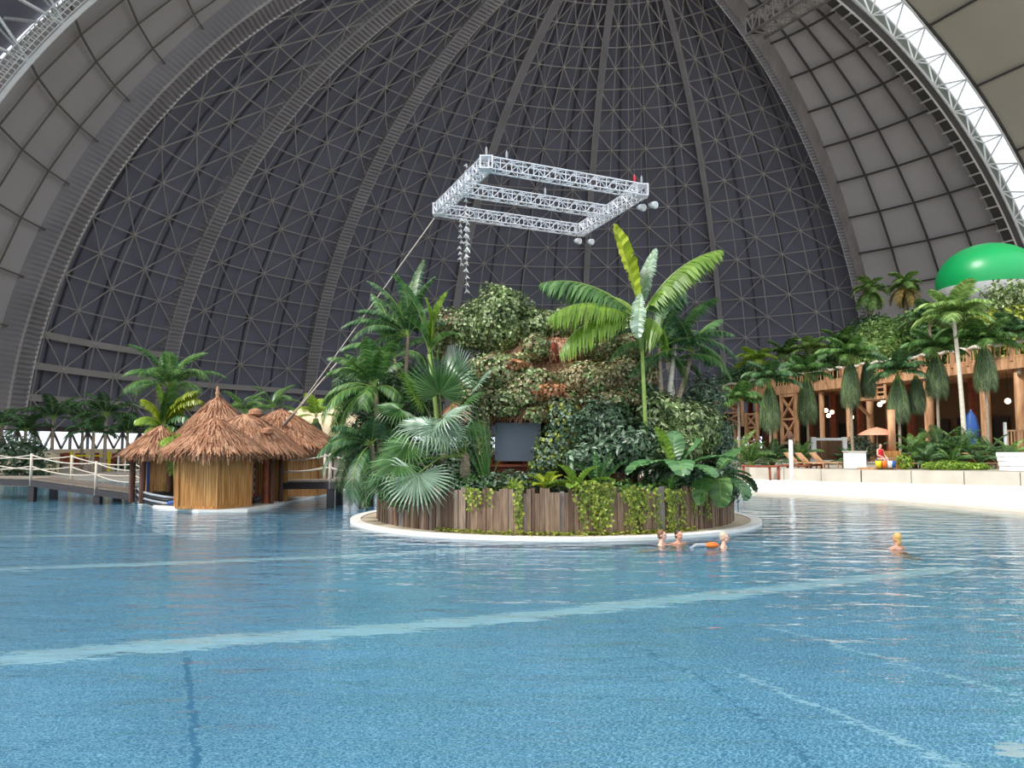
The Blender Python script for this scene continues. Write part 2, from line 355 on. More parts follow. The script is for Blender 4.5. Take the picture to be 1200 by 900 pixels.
# ---------------------------------------------------------------- grounds
POOL = [(-70, -8), (24, -8), (22, 12), (18.6, 22), G(1200, 604).to_2d()[:], G(1040, 589).to_2d()[:], G(875, 579).to_2d()[:], (8, 43), (2, 48), (-8, 51), (-20, 53), (-34, 54), (-70, 52)]
outer = [(C.x+150*math.sin(2*PI*k/48), C.y-30+170*math.cos(2*PI*k/48)) for k in range(48)]
def ring(outer, hole, z):
    o = [Vector((x, y, z)) for x, y in outer]; h = [Vector((x, y, z)) for x, y in hole][::-1]
    tri = tessellate_polygon([o, h]); allv = o+h; return allv, [tuple(t) for t in tri]
vs, fs = ring(outer, POOL, .10); mb = MB(); mb.add(vs, fs); n = len(POOL)
b = [(x, y, z) for z in (.10, -1.5) for x, y in POOL]
mb.add(b, [(i, (i+1) % n, n+(i+1) % n, n+i) for i in range(n)])
struct('floor', mb, M['beach'], 'pale sand and paving around the pool')
# pool bottom
def tiles():
    t = NT('pool_tiles'); v = t.coord('Object', (1, 1, 1)); mp = t.n('Mapping', {'Vector': v, 'Rotation': (0, 0, .43)})
    br = t.n('TexBrick', {'Vector': mp.outputs[0], 'Color1': lin(94, 152, 184), 'Color2': lin(85, 143, 178), 'Mortar': lin(178, 216, 232), 'Scale': 8, 'Mortar Size': .06, 'Brick Width': .5, 'Row Height': .5}, offset=0)
    nz = t.n('TexNoise', {'Vector': v, 'Scale': .35, 'Detail': 4}); hs = t.n('HueSaturation', {'Color': br.outputs[0], 'Value': t.n('MapRange', {'Value': nz.outputs[0], 'From Min': .3, 'From Max': .7, 'To Min': .88, 'To Max': 1.1}).outputs[0]})
    return t.fin(t.n('BsdfPrincipled', {'Base Color': hs.outputs[0], 'Roughness': .6}).outputs[0])
PZ = -1.35
mb = MB(); mb.add([(x, y, PZ) for x, y in POOL], [tuple(range(len(POOL)))])
fl = struct('floor_pool', mb, tiles(), 'blue tiled pool bottom under the water')
def under(px, py):       # the point of the pool bottom seen through the water at this pixel
    p = G(px, py); d = Vector((p.x, p.y)); s = (d.length/math.hypot(d.length, CH))/1.333; t = s/math.sqrt(1-s*s); d2 = d+d.normalized()*(-PZ)*t
    return Vector((d2.x, d2.y, PZ+.006))
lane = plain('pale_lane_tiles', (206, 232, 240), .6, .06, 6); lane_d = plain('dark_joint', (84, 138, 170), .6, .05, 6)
def lanes(pts, w):
    mb = MB(); pts = [under(*p) for p in pts]
    for a, b in zip(pts, pts[1:]):
        t = (b-a).normalized(); s = Vector((-t.y, t.x, 0))*w/2; mb.add([a-s, b-s, b+s, a+s], [(0,1,2,3)])
    return mb
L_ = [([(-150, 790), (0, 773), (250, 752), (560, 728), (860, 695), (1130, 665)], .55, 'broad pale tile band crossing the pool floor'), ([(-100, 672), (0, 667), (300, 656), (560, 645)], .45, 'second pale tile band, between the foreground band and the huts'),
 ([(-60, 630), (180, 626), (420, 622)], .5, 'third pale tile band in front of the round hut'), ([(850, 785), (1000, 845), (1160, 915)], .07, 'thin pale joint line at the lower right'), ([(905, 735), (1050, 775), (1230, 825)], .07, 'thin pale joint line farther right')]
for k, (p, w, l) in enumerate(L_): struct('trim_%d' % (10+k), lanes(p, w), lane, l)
struct('trim_15', lanes([(218, 770), (226, 840), (236, 930)], .07), lane_d, 'dark floor joint at the lower left')
struct('trim_16', lanes([(760, 765), (830, 800), (960, 900)], .04), lane_d, 'dark floor joint near the lower middle')
# water
def water():
    t = NT('pool_water'); tc = t.n('TexCoord')
    m1 = t.n('Mapping', {'Vector': tc.outputs['Object'], 'Scale': (.55, 1.3, 1), 'Rotation': (0, 0, .2)}); n1 = t.n('TexNoise', {'Vector': m1.outputs[0], 'Scale': 1.5, 'Detail': 3, 'Roughness': .5})
    m2 = t.n('Mapping', {'Vector': tc.outputs['Object'], 'Scale': (1, 1.5, 1), 'Rotation': (0, 0, -.5)}); n2 = t.n('TexNoise', {'Vector': m2.outputs[0], 'Scale': 6, 'Detail': 2})
    ad = t.n('Math', {0: n1.outputs[0], 1: t.n('Math', {0: n2.outputs[0], 1: .12}, operation='MULTIPLY').outputs[0]}, operation='ADD')
    bp = t.n('Bump', {'Height': ad.outputs[0], 'Strength': 1, 'Distance': .05})
    b = t.n('BsdfPrincipled', {'Base Color': (.62, .86, .93, 1), 'Roughness': 0.0, 'IOR': 1.333, 'Transmission Weight': 1, 'Normal': bp.outputs[0]})
    return t.fin(b.outputs[0])
mb = MB(); mb.add([(x, y, 0) for x, y in POOL], [tuple(range(len(POOL)))])
tag(obj('water', mb, water()), 'blue rippling pool water', 'water', None, 'structure')
# right beach, steps, retaining wall and raised ground
rw0, rw1, rw2 = W(1420, 560, 35).to_2d(), W(1010, 560, 42.5).to_2d(), W(880, 560, 47).to_2d()
mb = MB(); edge = [Vector(p) for p in POOL[2:8]]; back = [rw0+Vector((12, -20)), rw0, rw0.lerp(rw1, .5), rw1, rw2, Vector((9, 50))]
vs = [(p.x, p.y, -.25) for p in [e-Vector((.9, .5)) for e in edge]]+[(p.x, p.y, .14) for p in [e.lerp(bk, .12) for e, bk in zip(edge, back)]]+[(p.x, p.y, .38) for p in back]
m = 6; mb.add(vs, [(r*m+i, r*m+i+1, (r+1)*m+i+1, (r+1)*m+i) for r in range(2) for i in range(m-1)])
struct('floor_beach', mb, M['sand'], 'white sandy beach sloping into the water at the right', smooth=True)
mb = MB()
for a, b2 in ((rw0, rw1), (rw1, rw2)):
    t = (b2-a); L = t.length; k = int(L/2.6)+1
    for i in range(k):
        p = a+t*(i/k); q = a+t*((i+.985)/k); mb.beam((p.x, p.y, .68), (q.x, q.y, .68), .4, .72)
struct('wall_retaining', mb, M['concrete'], 'low pale concrete block wall behind the white beach')
mb = MB(); top = [rw0, rw1, rw2, Vector((14, 58)), Vector((12, 110)), Vector((60, 150)), Vector((120, 90)), Vector((80, 10))]
mb.prism([(p.x, p.y) for p in top], .1, 1.02)
struct('floor_terrace', mb, M['pave'], 'raised beige paved ground behind the low wall')
# ---------------------------------------------------------------- plants
def frond_mesh(L=2.4, e=55, bend=95, n=26, lf=.5, lw=.045, mat='leaf_palm', vup=.35, droop=.35, seed=1, wide=False, petiole=.15, twist=0):
    """pinnate frond growing from the origin towards +X"""
    r = random.Random(seed); mb = MB(); pts = []; p = Vector((0,0,0)); N = 16; ang = math.radians(e)
    for i in range(N+1):
        pts.append(p.copy()); t = i/N; a = ang-math.radians(bend)*t**1.3; p = p+Vector((math.cos(a), 0, math.sin(a)))*L/N
    mb.tube(pts, [max(.004, .028*(L/2.4)*(1-.85*i/N)) for i in range(N+1)], 5, 1)
    for k in range(n):
        t = petiole+(1-petiole)*(k+.5)/n; i = min(N-1, int(t*N)); f = t*N-i; q = pts[i].lerp(pts[i+1], f); tg = (pts[i+1]-pts[i]).normalized(); up = Vector((-tg.z, 0, tg.x))
        prof = math.sin(PI*min(1, .12+.86*(t-petiole)/(1-petiole)))**.6; ll = lf*prof*r.uniform(.85, 1.1)
        for sd in (-1, 1):
            fw = .35+.75*t; d = (tg*fw+Vector((0, sd, 0))+up*(vup*r.uniform(.6, 1.3))).normalized(); w = tg*lw*(.5+.5*prof)
            m1 = q+d*ll*.5+Vector((0,0,-droop*ll*.12)); tip = q+d*ll*.95+Vector((0,0,-droop*ll*.75)); 
            mb.add([q-w*.5, q+w*.5, m1+w, m1-w, tip], [(0,1,2,3), (3,2,4)], 0)
    return mb.mesh('frond', [M[mat], M['stem_green']])
def broad_mesh(L=2.2, wd=.34, e=60, bend=60, mat='leaf_banana', seed=1, split=.12, petiole=.18, fold=.3):
    """undivided feather leaf with pleats and a frayed edge, towards +X"""
    r = random.Random(seed); mb = MB(); N = 22; pts = []; p = Vector((0,0,0)); ang = math.radians(e)
    for i in range(N+1):
        pts.append(p.copy()); t = i/N; a = ang-math.radians(bend)*t**1.4; p = p+Vector((math.cos(a), 0, math.sin(a)))*L/N
    mb.tube(pts, [max(.004, .024*(1-.85*i/N)) for i in range(N+1)], 5, 1)
    for sd in (-1, 1):
        prev = None
        for i in range(int(petiole*N), N+1):
            t = i/N; tt = (t-petiole)/(1-petiole); wdt = wd*math.sin(PI*min(1, max(.03, tt*.93+.07)))**.65*(1+.06*r.uniform(-1, 1)); tg = (pts[min(i+1,N)]-pts[max(0,i-1)]).normalized(); up = Vector((-tg.z, 0, tg.x))
            out = Vector((0, sd, 0))+tg*.45+up*fold; out.normalize()
            row = [pts[i], pts[i]+out*wdt*.5+up*(.02*(i % 2)), pts[i]+out*wdt+up*(.03*(i % 2))-Vector((0,0,.15*wdt))]
            if prev is not None and r.random() > 0:
                if r.random() < split: mb.add([prev[0], row[0], row[1], prev[1]], [(0,1,2,3)], 0); mb.add([prev[1], row[1], prev[2].lerp(row[2], .5)], [(0,1,2)], 0)
                else: mb.add([prev[0], row[0], row[1], prev[1], prev[2], row[2]], [(0,1,2,3), (3,2,5,4)], 0)
            prev = row
    return mb.mesh('leaf', [M[mat], M['stem_green']], True)
def fan_mesh(Rr=.9, n=34, spread=300, mat='leaf_fan', split=.55, droop=.5, seed=1, pet=.9, petbend=20):
    """palmate leaf: petiole along +X from the origin, blade fanning round its end"""
    r = random.Random(seed); mb = MB(); pts = []; p = Vector((0,0,0)); 
    for i in range(7):
        pts.append(p.copy()); a = math.radians(0-petbend*i/6); p = p+Vector((math.cos(a), 0, math.sin(a)))*pet/6
    mb.tube(pts, [.018*(1-.4*i/6) for i in range(7)], 5, 1); h = pts[-1]
    sp = math.radians(spread); da = sp/n; vs = [h]; 
    def P(a, rr, z=0):
        dz = -droop*max(0, rr/Rr-.45)**2*Rr*1.3 - .12*rr*abs(math.sin(a/2)) + .10*rr
        return h+Vector((math.cos(a)*rr, math.sin(a)*rr, dz+z))
    for k in range(n):
        a = -sp/2+(k+.5)*da; sc = (.72+.28*math.cos(a*.5))*r.uniform(.9, 1.06); R1 = Rr*sc; rs = R1*(1-split)
        c0, cl, cr_ = h, P(a-da/2, rs, -.012), P(a+da/2, rs, -.012); cm = P(a, rs, .02)
        t1 = P(a-da*.18, rs+(R1-rs)*.6); t2 = P(a+da*.18, rs+(R1-rs)*.6); tip = P(a, R1)-Vector((0,0,droop*.25*Rr*r.random()))
        mb.add([c0, cl, cm, cr_, t1, t2, tip], [(0,1,2), (0,2,3), (1,4,5,3,2), (4,6,5)], 0)
    return mb.mesh('fan_leaf', [M[mat], M['stem_green']])
def strap_mesh(L=.7, wd=.05, e=60, bend=70, mat='leaf_fan', n=7):
    mb = MB(); pts = []; p = Vector((0,0,0))
    for i in range(n+1):
        t = i/n; a = math.radians(e-bend*t); pts.append(p.copy()); p = p+Vector((math.cos(a), 0, math.sin(a)))*L/n
    vs = []
    for i, q in enumerate(pts):
        t = i/n; w = wd*(1 if t < .5 else max(.04, 1-(t-.5)*1.9)); vs += [q+Vector((0,-w/2,.2*w)), q, q+Vector((0,w/2,.2*w))]
    mb.add(vs, [(i*3+k, i*3+k+1, i*3+k+4, i*3+k+3) for i in range(n) for k in (0,1)]); return mb.mesh('leaf', M[mat])
LIB = {}
def lib(key, fn):
    if key not in LIB: LIB[key] = fn()
    return LIB[key]
def fronds(parent, z, n, key, fn, elevs, name='frond', seed=0, sc=1, x=0, y=0, a0=None, arange=360):
    """n leaves round the crown, meshes shared between copies of the same elevation"""
    r = random.Random(seed); a0 = r.uniform(0, 360) if a0 is None else a0
    for k in range(n):
        e, b = elevs[k % len(elevs)]; me = lib((key, e, b, k % 2), lambda: fn(e, b, k % 2+7*k))
        link(name, me, parent, (x, y, z), (0, 0, math.radians(a0+arange*k/n*(1 if arange < 360 else 1)+r.uniform(-12, 12)+(137 if arange == 360 else 0)*k*0)), sc*r.uniform(.88, 1.1))
def trunk(parent, h, r0=.12, r1=.08, mat='trunk', lean=(0, 0)):
    mb = MB(); pts = [(lean[0]*(i/8)**2, lean[1]*(i/8)**2, h*i/8) for i in range(9)]
    mb.tube(pts, [r0+(r1-r0)*i/8+(.03*r0 if i % 2 else 0) for i in range(9)], 9); return obj('trunk', mb, M[mat], parent, True)
def palm(label, base, h, L=1.6, n=12, elevs=((75, 70), (50, 90), (25, 80), (60, 110)), mat='leaf_palm', lf=.42, lw=.04, tr=.1, tmat='trunk', group=None, seed=0, name='palm', nl=22, lean=(0,0), tied=None, sc=1, droop=.35, cat='palm tree', lods=''):
    root = empty(name, base, label, cat, group); trunk(root, h, tr, tr*.7, tmat, lean)
    fronds(root, h-.03, n, (name, round(L, 1), mat, nl, lf), lambda e, b, s: frond_mesh(L, e, b, nl, lf, lw, mat, vup=.1, seed=s, droop=droop+.2), elevs, seed=seed, sc=sc, x=lean[0], y=lean[1])
    if tied: tied_bundle(root, h-.1, tied[0], tied[1], lean)
    return root
def tied_bundle(root, z, L, rad, lean=(0,0), k=0):
    r = random.Random(int(L*100)+k); L *= .88
    for q in range(16):
        a = 2*PI*q/16+r.uniform(-.2, .2); v = q % 4
        me = lib(('tied', round(L, 1), v), lambda: frond_mesh(L, -62-4*v, 38-6*v, 26, .55, .05, 'leaf_tied', vup=.15, droop=1.3, seed=v, petiole=.08))
        link('tied_frond', me, root, (lean[0]+.1*math.cos(a), lean[1]+.1*math.sin(a), z), (0, 0, a), (rad*.9, 1, r.uniform(.88, 1.0)))
def leaf(mb, p, nrm, s, r, asp=.62, mi=0, hang=.3):
    n = Vector(nrm)+Vector((r.uniform(-1,1), r.uniform(-1,1), r.uniform(-1,1)))*.55; n.normalize()
    d = Vector((r.uniform(-1,1), r.uniform(-1,1), r.uniform(-1,1)-hang)); d = (d-n*d.dot(n)); d.normalize() if d.length > .01 else None
    c = n.cross(d); p = Vector(p); w = s*asp/2
    mb.add([p, p+d*s*.45+c*w+n*s*.08, p+d*s, p+d*s*.45-c*w+n*s*.08], [(0,1,2), (0,2,3)], mi)
def blobs(specs, dens, s, seed, keep=None, asp=.62, fill=.0, jag=.12, mi=0, mb=None):
    """leaves over ellipsoids (centre, radii); fill leaves inside too"""
    r = random.Random(seed); mb = mb or MB()
    for c, rad in specs:
        c = Vector(c); area = 4*PI*((rad[0]*rad[1])**1.6+(rad[0]*rad[2])**1.6+(rad[1]*rad[2])**1.6)**(1/1.6)/3**(1/1.6); ph = [r.uniform(0, 6) for _ in range(3)]
        for _ in range(int(area*dens)):
            v = Vector((r.gauss(0,1), r.gauss(0,1), r.gauss(0,1))).normalized(); k = 1+jag*math.sin(5*v.x+ph[0])*math.sin(5*v.y+ph[1])+jag*math.sin(9*v.z+ph[2])*.5
            k *= r.uniform(1-fill, 1) if fill else r.uniform(.86, 1.07); p = c+Vector((v.x*rad[0], v.y*rad[1], v.z*rad[2]))*k
            if keep and not keep(p): continue
            leaf(mb, p, (v.x/rad[0], v.y/rad[1], v.z/rad[2]) if 1 else v, s*r.uniform(.7, 1.25), r, asp, mi)
    return mb
def shrub(label, base, specs, dens=60, s=.14, mat='leaf_shrub', seed=0, group=None, name='shrub', fill=.45, keep=None, asp=.55, stems=5, cat='shrub', jag=.15):
    """specs relative to base"""
    root = empty(name, base, label, cat, group); mb = blobs(specs, dens, s, seed, keep, asp, fill, jag); obj('foliage', mb, M[mat], root)
    r = random.Random(seed); st = MB()
    for k in range(stems):
        c, rad = specs[k % len(specs)]; x, y = c[0]+r.uniform(-.5,.5)*rad[0], c[1]+r.uniform(-.5,.5)*rad[1]
        st.tube([(c[0]*.3+r.uniform(-.05,.05), c[1]*.3, 0), (x*.6, y*.6, max(.1, c[2]*.5)), (x, y, c[2]+.3*rad[2])], [.03, .022, .01], 5)
    obj('stem', st, M['stem'], root); return root
# ---------------------------------------------------------------- generic bits
def rope_pts(a, b, sag, n=10):
    a, b = Vector(a), Vector(b); return [a.lerp(b, i/n)-Vector((0,0,sag*4*(i/n)*(1-i/n))) for i in range(n+1)]
def thatch_roof(mb, prof, n=16, c=(0,0,0), sx=1, sy=1, strands=700, seed=1, s=.35, jit=.03):
    """solid thatch surface plus loose straw; prof from top to eave [(r,z)]"""
    r = random.Random(seed); vs = []; N = n
    for rr, z in prof:
        for k in range(N): a = 2*PI*k/N; q = rr*(1+r.uniform(-jit, jit)); vs.append((c[0]+q*math.cos(a)*sx, c[1]+q*math.sin(a)*sy, c[2]+z+r.uniform(-jit, jit)*.5))
    mb.add(vs, [(i*N+k, (i+1)*N+k, (i+1)*N+(k+1)%N, i*N+(k+1)%N) for i in range(len(prof)-1) for k in range(N)])
    segs = [(prof[i], prof[i+1]) for i in range(len(prof)-1)]; wts = [((a[0]+b[0])*math.hypot(a[0]-b[0], a[1]-b[1])) for a, b in segs]; tot = sum(wts)
    for _ in range(strands):
        x = r.random()*tot; i = 0
        while x > wts[i] and i < len(wts)-1: x -= wts[i]; i += 1
        (r0, z0), (r1, z1) = segs[i]; t = r.random(); t = max(t, r.random()) ; rr = r0+(r1-r0)*t; z = z0+(z1-z0)*t; a = r.uniform(0, 2*PI)
        dr, dz = (r1-r0), (z1-z0); L = math.hypot(dr, dz) or 1; ll = s*r.uniform(.5, 1.2); o = .03
        p = Vector((c[0]+(rr+o)*math.cos(a)*sx, c[1]+(rr+o)*math.sin(a)*sy, c[2]+z+o)); da = r.uniform(-.12, .12)
        q = Vector((c[0]+(rr+o*2+dr/L*ll)*math.cos(a+da*ll)*sx, c[1]+(rr+o*2+dr/L*ll)*math.sin(a+da*ll)*sy, c[2]+z+dz/L*ll+o*.5)); w = Vector((-math.sin(a), math.cos(a), 0))*r.uniform(.012, .03)
        mb.add([p-w, p+w, q+w*.6, q-w*.6], [(0,1,2,3)])
    rr, z = prof[-1]
    for _ in range(int(strands*.5)):        # fringe
        a = r.uniform(0, 2*PI); ll = s*r.uniform(.3, .9); p = Vector((c[0]+rr*math.cos(a)*sx, c[1]+rr*math.sin(a)*sy, c[2]+z+.06)); q = p+Vector((math.cos(a)*.05*r.random(), math.sin(a)*.05*r.random(), -ll)); w = Vector((-math.sin(a), math.cos(a), 0))*r.uniform(.015, .035)
        mb.add([p-w, p+w, q+w*.4, q-w*.4], [(0,1,2,3)])
# ---------------------------------------------------------------- planted island in the middle
IC = Vector((1.33, 25.8, 0)); FR = 5.55; CR = 6.4
W0 = W
def W(px, py, d): return W0(px, py, d+.98)
mb = MB()
def annulus(mb, r0, r1, z0, z1, c, n=72, mi=0, sx=1, sy=1):
    P = lambda r, z: [(c[0]+r*sx*math.cos(2*PI*k/n), c[1]+r*sy*math.sin(2*PI*k/n), z) for k in range(n)]
    vs = P(r1, z0)+P(r1, z1)+P(r0, z1)+P(r0, z0)
    mb.add(vs, [(q*n+k, q*n+(k+1)%n, (q+1)*n+(k+1)%n, (q+1)*n+k) for q in range(3) for k in range(n)], mi)
root = empty('island_kerb', (IC.x, IC.y, 0), 'round pale stone kerb ringing the planted island just above the water', 'kerb')
mb = MB(); annulus(mb, 6.08, CR, -.03, .08, (0,0)); obj('rim', mb, M['white_curb'], root); mb = MB(); annulus(mb, 6.0, CR-.06, -1.35, -.03, (0,0)); obj('footing', mb, M['pool_wall'], root)
mb = MB(); annulus(mb, 5.45, 6.09, -1.3, .06, (0,0)); obj('paving', mb, M['curb_in'], root)
mb = MB(); mb.prism([(5.46*math.cos(2*PI*k/48), 5.46*math.sin(2*PI*k/48)) for k in range(48)], -1.3, 1.0); root = obj('planting_bed', mb, M['soil'], None, loc=(IC.x, IC.y, 0)); tag(root, 'dark soil bed filling the round island behind its plank fence', 'planting bed', None, 'structure')
fence = empty('plank_fence', (IC.x, IC.y, .06), 'curved fence of weathered upright planks around the planted island', 'fence')
r = random.Random(5); mb = MB(); a = 0
while a < 2*PI-.005:
    w = r.uniform(.07, .15); da = w/FR; h = 1.12+r.uniform(-.09, .07); am = a+da/2; rr = FR+r.uniform(-.02, .03); 
    mb.box((rr*math.cos(am), rr*math.sin(am), h/2), (.05, w*.95, h), am); a += da
obj('planks', mb, M['plank'], fence)
mb = MB(); annulus(mb, FR-.1, FR-.03, .25, .35, (0,0)); annulus(mb, FR-.1, FR-.03, .85, .95, (0,0)); obj('rail', mb, M['wood_dk'], fence)
# hut in the middle of the island
hx, hy = IC.x+.1, IC.y+.5
hut = empty('island_bar_hut', (hx, hy, 1.0), 'two tier thatched timber hut overgrown with ivy in the middle of the island', 'hut')
mb = MB(); thatch_roof(mb, [(1.5, 4.15), (1.9, 3.75), (2.6, 3.1), (3.25, 2.45), (3.35, 2.25)], 20, sx=1.12, sy=.95, strands=2600, seed=3, s=.4); obj('lower_roof', mb, M['thatch'], hut)
mb = MB(); thatch_roof(mb, [(.02, 5.0), (.5, 4.95), (1.4, 4.6), (1.9, 4.1)], 20, sx=1.3, sy=.9, strands=1200, seed=4, s=.35); obj('upper_roof', mb, M['thatch'], hut)
mb = MB()
for k in range(8):
    a = 2*PI*(k+.5)/8; b = 2*PI*(k+1.5)/8; P = lambda a, r_, z: (1.12*r_*math.cos(a), r_*math.sin(a), z)
    mb.beam(P(a, 2.35, 0), P(a, 2.35, 2.75), .2, mi=0)
    mb.beam(P(a, 2.35, 2.7), P(b, 2.35, 2.7), .16, mi=0)
    mb.beam(P(a, 2.35, .5), P(b, 2.35, .5), .1, 1.0, mi=0)
    mb.beam(P(a, 1.55, 3.0), P(a, 1.55, 4.7), .17, mi=0)
obj('timber_frame', mb, M['wood_red'], hut)
mb = MB(); mb.prism([(1.12*1.9*math.cos(2*PI*(k+.5)/8), 1.9*math.sin(2*PI*(k+.5)/8)) for k in range(8)], 0, 2.6); mb.prism([(1.3*1.25*math.cos(2*PI*(k+.5)/8), 1.25*math.sin(2*PI*(k+.5)/8)) for k in range(8)], 2.6, 4.7); obj('inner_wall', mb, M['wood_dk'], hut)
mb = MB()
p0 = W0(580, 510, hy-2.3); p1 = W0(634, 510, hy-2.45)
mb.beam((p0.x-hx, p0.y-hy, 1.42), (p1.x-hx, p1.y-hy, 1.42), .06, 1.15); obj('window_panel', mb, plain('grey_blue_panel', (128, 140, 156), .35, .12, .8), hut)
mb = MB(); mb.beam((p0.x-hx-.3, p0.y-hy-.15, .72), (p1.x-hx+.5, p1.y-hy-.15, .72), .4, .07); mb.beam((p0.x-hx-.3, p0.y-hy-.1, .35), (p1.x-hx+.5, p1.y-hy-.1, .35), .1, .65); obj('counter', mb, M['wood_red'], hut)
mb = MB()
for px, y0, y1 in ((652, 402, 440), (670, 406, 432)):
    a_ = W0(px-3, y0, hy-1.6); b_ = W0(px+1, y1, hy-1.7); mb.beam((a_.x-hx, a_.y-hy, a_.z-1), (b_.x-hx, b_.y-hy, b_.z-1), .14)
obj('upper_post', mb, M['wood_red'], hut)
mb = MB(); a_ = W0(508, 403, hy-.3); b_ = W0(556, 401, hy-.5); mb.beam((a_.x-hx, a_.y-hy, a_.z-1), (b_.x-hx, b_.y-hy, b_.z-1), .12, .12); obj('upper_beam', mb, M['wood_dk'], hut); mb = MB(); a_ = W0(664, 418, hy-1.6); b_ = W0(682, 432, hy-1.5); mb.beam((a_.x-hx, a_.y-hy, a_.z-1), (b_.x-hx, b_.y-hy, b_.z-1), .1); obj('upper_beam', mb, M['wood_red'], hut)
mb = MB(); a_ = W0(622, 415, hy-1.35); b_ = W0(650, 415, hy-1.4); mb.beam((a_.x-hx, a_.y-hy, a_.z-1), (b_.x-hx, b_.y-hy, b_.z-1), .08, .8); obj('upper_panel', mb, M['wood_gr'], hut)
M['leaf_dry_or'] = leafmat('dry_orange_leaf', (130, 76, 46), (186, 122, 82), (214, 164, 120), .15, .7)
def ivy(label, specs, dens, s, seed, mat, mat2=None, share=.0, keep=None, name='ivy', fill=0, cat='climbing plant', group=None):
    o = obj(name, MBw(specs, dens, s, seed, keep, fill), M[mat]); tag(o, label, cat, group)
    if mat2: o2 = obj('dry_leaves', MBw(specs, dens*share, s, seed+50, keep, fill), M[mat2], o)
    st = MB(); r = random.Random(seed)
    for k in range(10):
        c, rad = specs[k % len(specs)]; a = r.uniform(0, 2*PI); pts = []
        for j in range(6):
            t = j/5; el = -1.0+2.2*t; v = Vector((math.cos(a+t)*math.cos(el), math.sin(a+t)*math.cos(el), math.sin(el))); pts.append(Vector(c)+Vector((v.x*rad[0], v.y*rad[1], v.z*rad[2]))*.96)
        st.tube(pts, .015, 4)
    obj('stem', st, M['stem'], o)
    return o
def MBw(specs, dens, s, seed, keep, fill): return blobs(specs, dens, s, seed, keep, .75, fill, .16)
def at(px, py, d): return tuple(W(px, py, d))
ivy('dense ivy mound with small pale edged leaves capping the peak of the island hut', [(at(586, 377, 24.6), (1.0, .9, 1.12)), (at(560, 385, 24.8), (.85, .7, .8)), (at(618, 388, 24.8), (.9, .7, .75))], 300, .125, 1, 'leaf_ivy')
ivy('ivy along the upper roof of the island hut, left of its peak', [(at(530, 382, 24.8), (.75, .6, .55)), (at(512, 400, 24.9), (.3, .5, .6))], 260, .12, 2, 'leaf_ivy', 'leaf_ivy_dry', .25)
ivy('ivy ridge behind the tall banana palm at the right of the hut roof', [(at(655, 383, 25.0), (.9, .7, .6)), (at(700, 378, 25.3), (1.0, .7, .65)), (at(735, 388, 25.4), (.8, .7, .75))], 250, .125, 3, 'leaf_ivy', 'leaf_ivy_dry', .15)
ivy('ivy draped over the middle thatch beside the two red posts', [(at(628, 408, 23.3), (.42, .5, .4)), (at(700, 405, 23.3), (.75, .6, .42)), (at(735, 412, 23.6), (.6, .6, .5))], 240, .12, 33, 'leaf_ivy', 'leaf_ivy_dry', .7)
ivy('variegated ivy spilling over the lower left thatch above the grey panel', [(at(585, 438, 22.6), (.9, .7, .62)), (at(620, 452, 22.4), (.85, .6, .55)), (at(560, 458, 22.7), (.6, .6, .6)), (at(590, 468, 22.3), (.9, .5, .35))], 250, .12, 4, 'leaf_ivy', 'leaf_ivy_dry', .55)
ivy('half dry brownish ivy over the lower thatch right of the small posts', [(at(690, 445, 22.7), (.9, .7, .5)), (at(735, 440, 23.0), (.9, .7, .6)), (at(720, 468, 22.6), (.9, .6, .3)), (at(655, 470, 22.4), (.6, .5, .35))], 230, .12, 5, 'leaf_ivy_dry', 'leaf_ivy', .55)
ivy('dark ivy curtain hanging right of the grey panel', [(at(660, 500, 22.0), (.5, .4, .8)), (at(650, 530, 21.9), (.6, .4, .6)), (at(640, 545, 21.6), (.45, .35, .3))], 230, .125, 6, 'leaf_shrub', 'leaf_vine', .4)
ivy('thin ivy hanging on the dark posts left of the grey panel', [(at(566, 500, 21.9), (.2, .3, .9)), (at(552, 465, 22.0), (.35, .3, .3))], 110, .11, 7, 'leaf_ivy', 'leaf_ivy_dry', .5)
# shrubs on the right half of the island
def bush(label, specs, dens, s, mat, seed, fill=.45, asp=.5, jag=.2, group=None):
    c0 = Vector(specs[0][0]); base = Vector((c0.x, c0.y, 1.0)); return shrub(label, base, [(tuple(Vector(c)-base), r_) for c, r_ in specs], dens, s, mat, seed, group, fill=fill, asp=asp, jag=jag)
bush('dark big leaved shrub in the middle of the island right of the window panel', [(at(700, 500, 22.2), (1.0, .9, .85)), (at(735, 525, 21.6), (1.1, .9, .8)), (at(690, 540, 21.3), (.8, .7, .5))], 210, .20, 'leaf_shrub', 11)
bush('grey green shrub below the clustered palm stems', [(at(775, 490, 22.6), (1.0, .9, .8)), (at(812, 505, 22.6), (.9, .8, .9)), (at(785, 530, 21.8), (.9, .8, .6))], 210, .18, 'leaf_ivy', 12, .4)
bush('narrow leaved shrub at the right rim of the island below the bushy palm', [(at(835, 515, 23.5), (.75, .7, .95)), (at(826, 470, 23.8), (.7, .6, .8)), (at(846, 550, 23.4), (.5, .6, .5))], 200, .19, 'leaf_shrub', 13, .4, .35)
bush('green climber mass between banana palm stem and clustered palm', [(at(745, 465, 22.9), (.75, .6, .5)), (at(722, 480, 22.4), (.55, .5, .45))], 220, .16, 'leaf_palm_d', 14, .35)
bush('ragged green shrub at the back left of the island behind the fan palms', [(at(430, 455, 25.5), (1.2, 1, 1.0)), (at(475, 470, 25), (1.2, 1, 1.2)), (at(440, 520, 24.3), (1.1, 1, 1.1)), (at(500, 540, 23), (1.2, .8, .8))], 110, .26, 'leaf_palm_d', 15, .4, .3)
bush('dark green leaves filling the gap left of the window panel', [(at(556, 520, 22.8), (.6, .6, 1.0)), (at(535, 555, 22.4), (.6, .6, .6))], 170, .18, 'leaf_shrub', 21, .5)
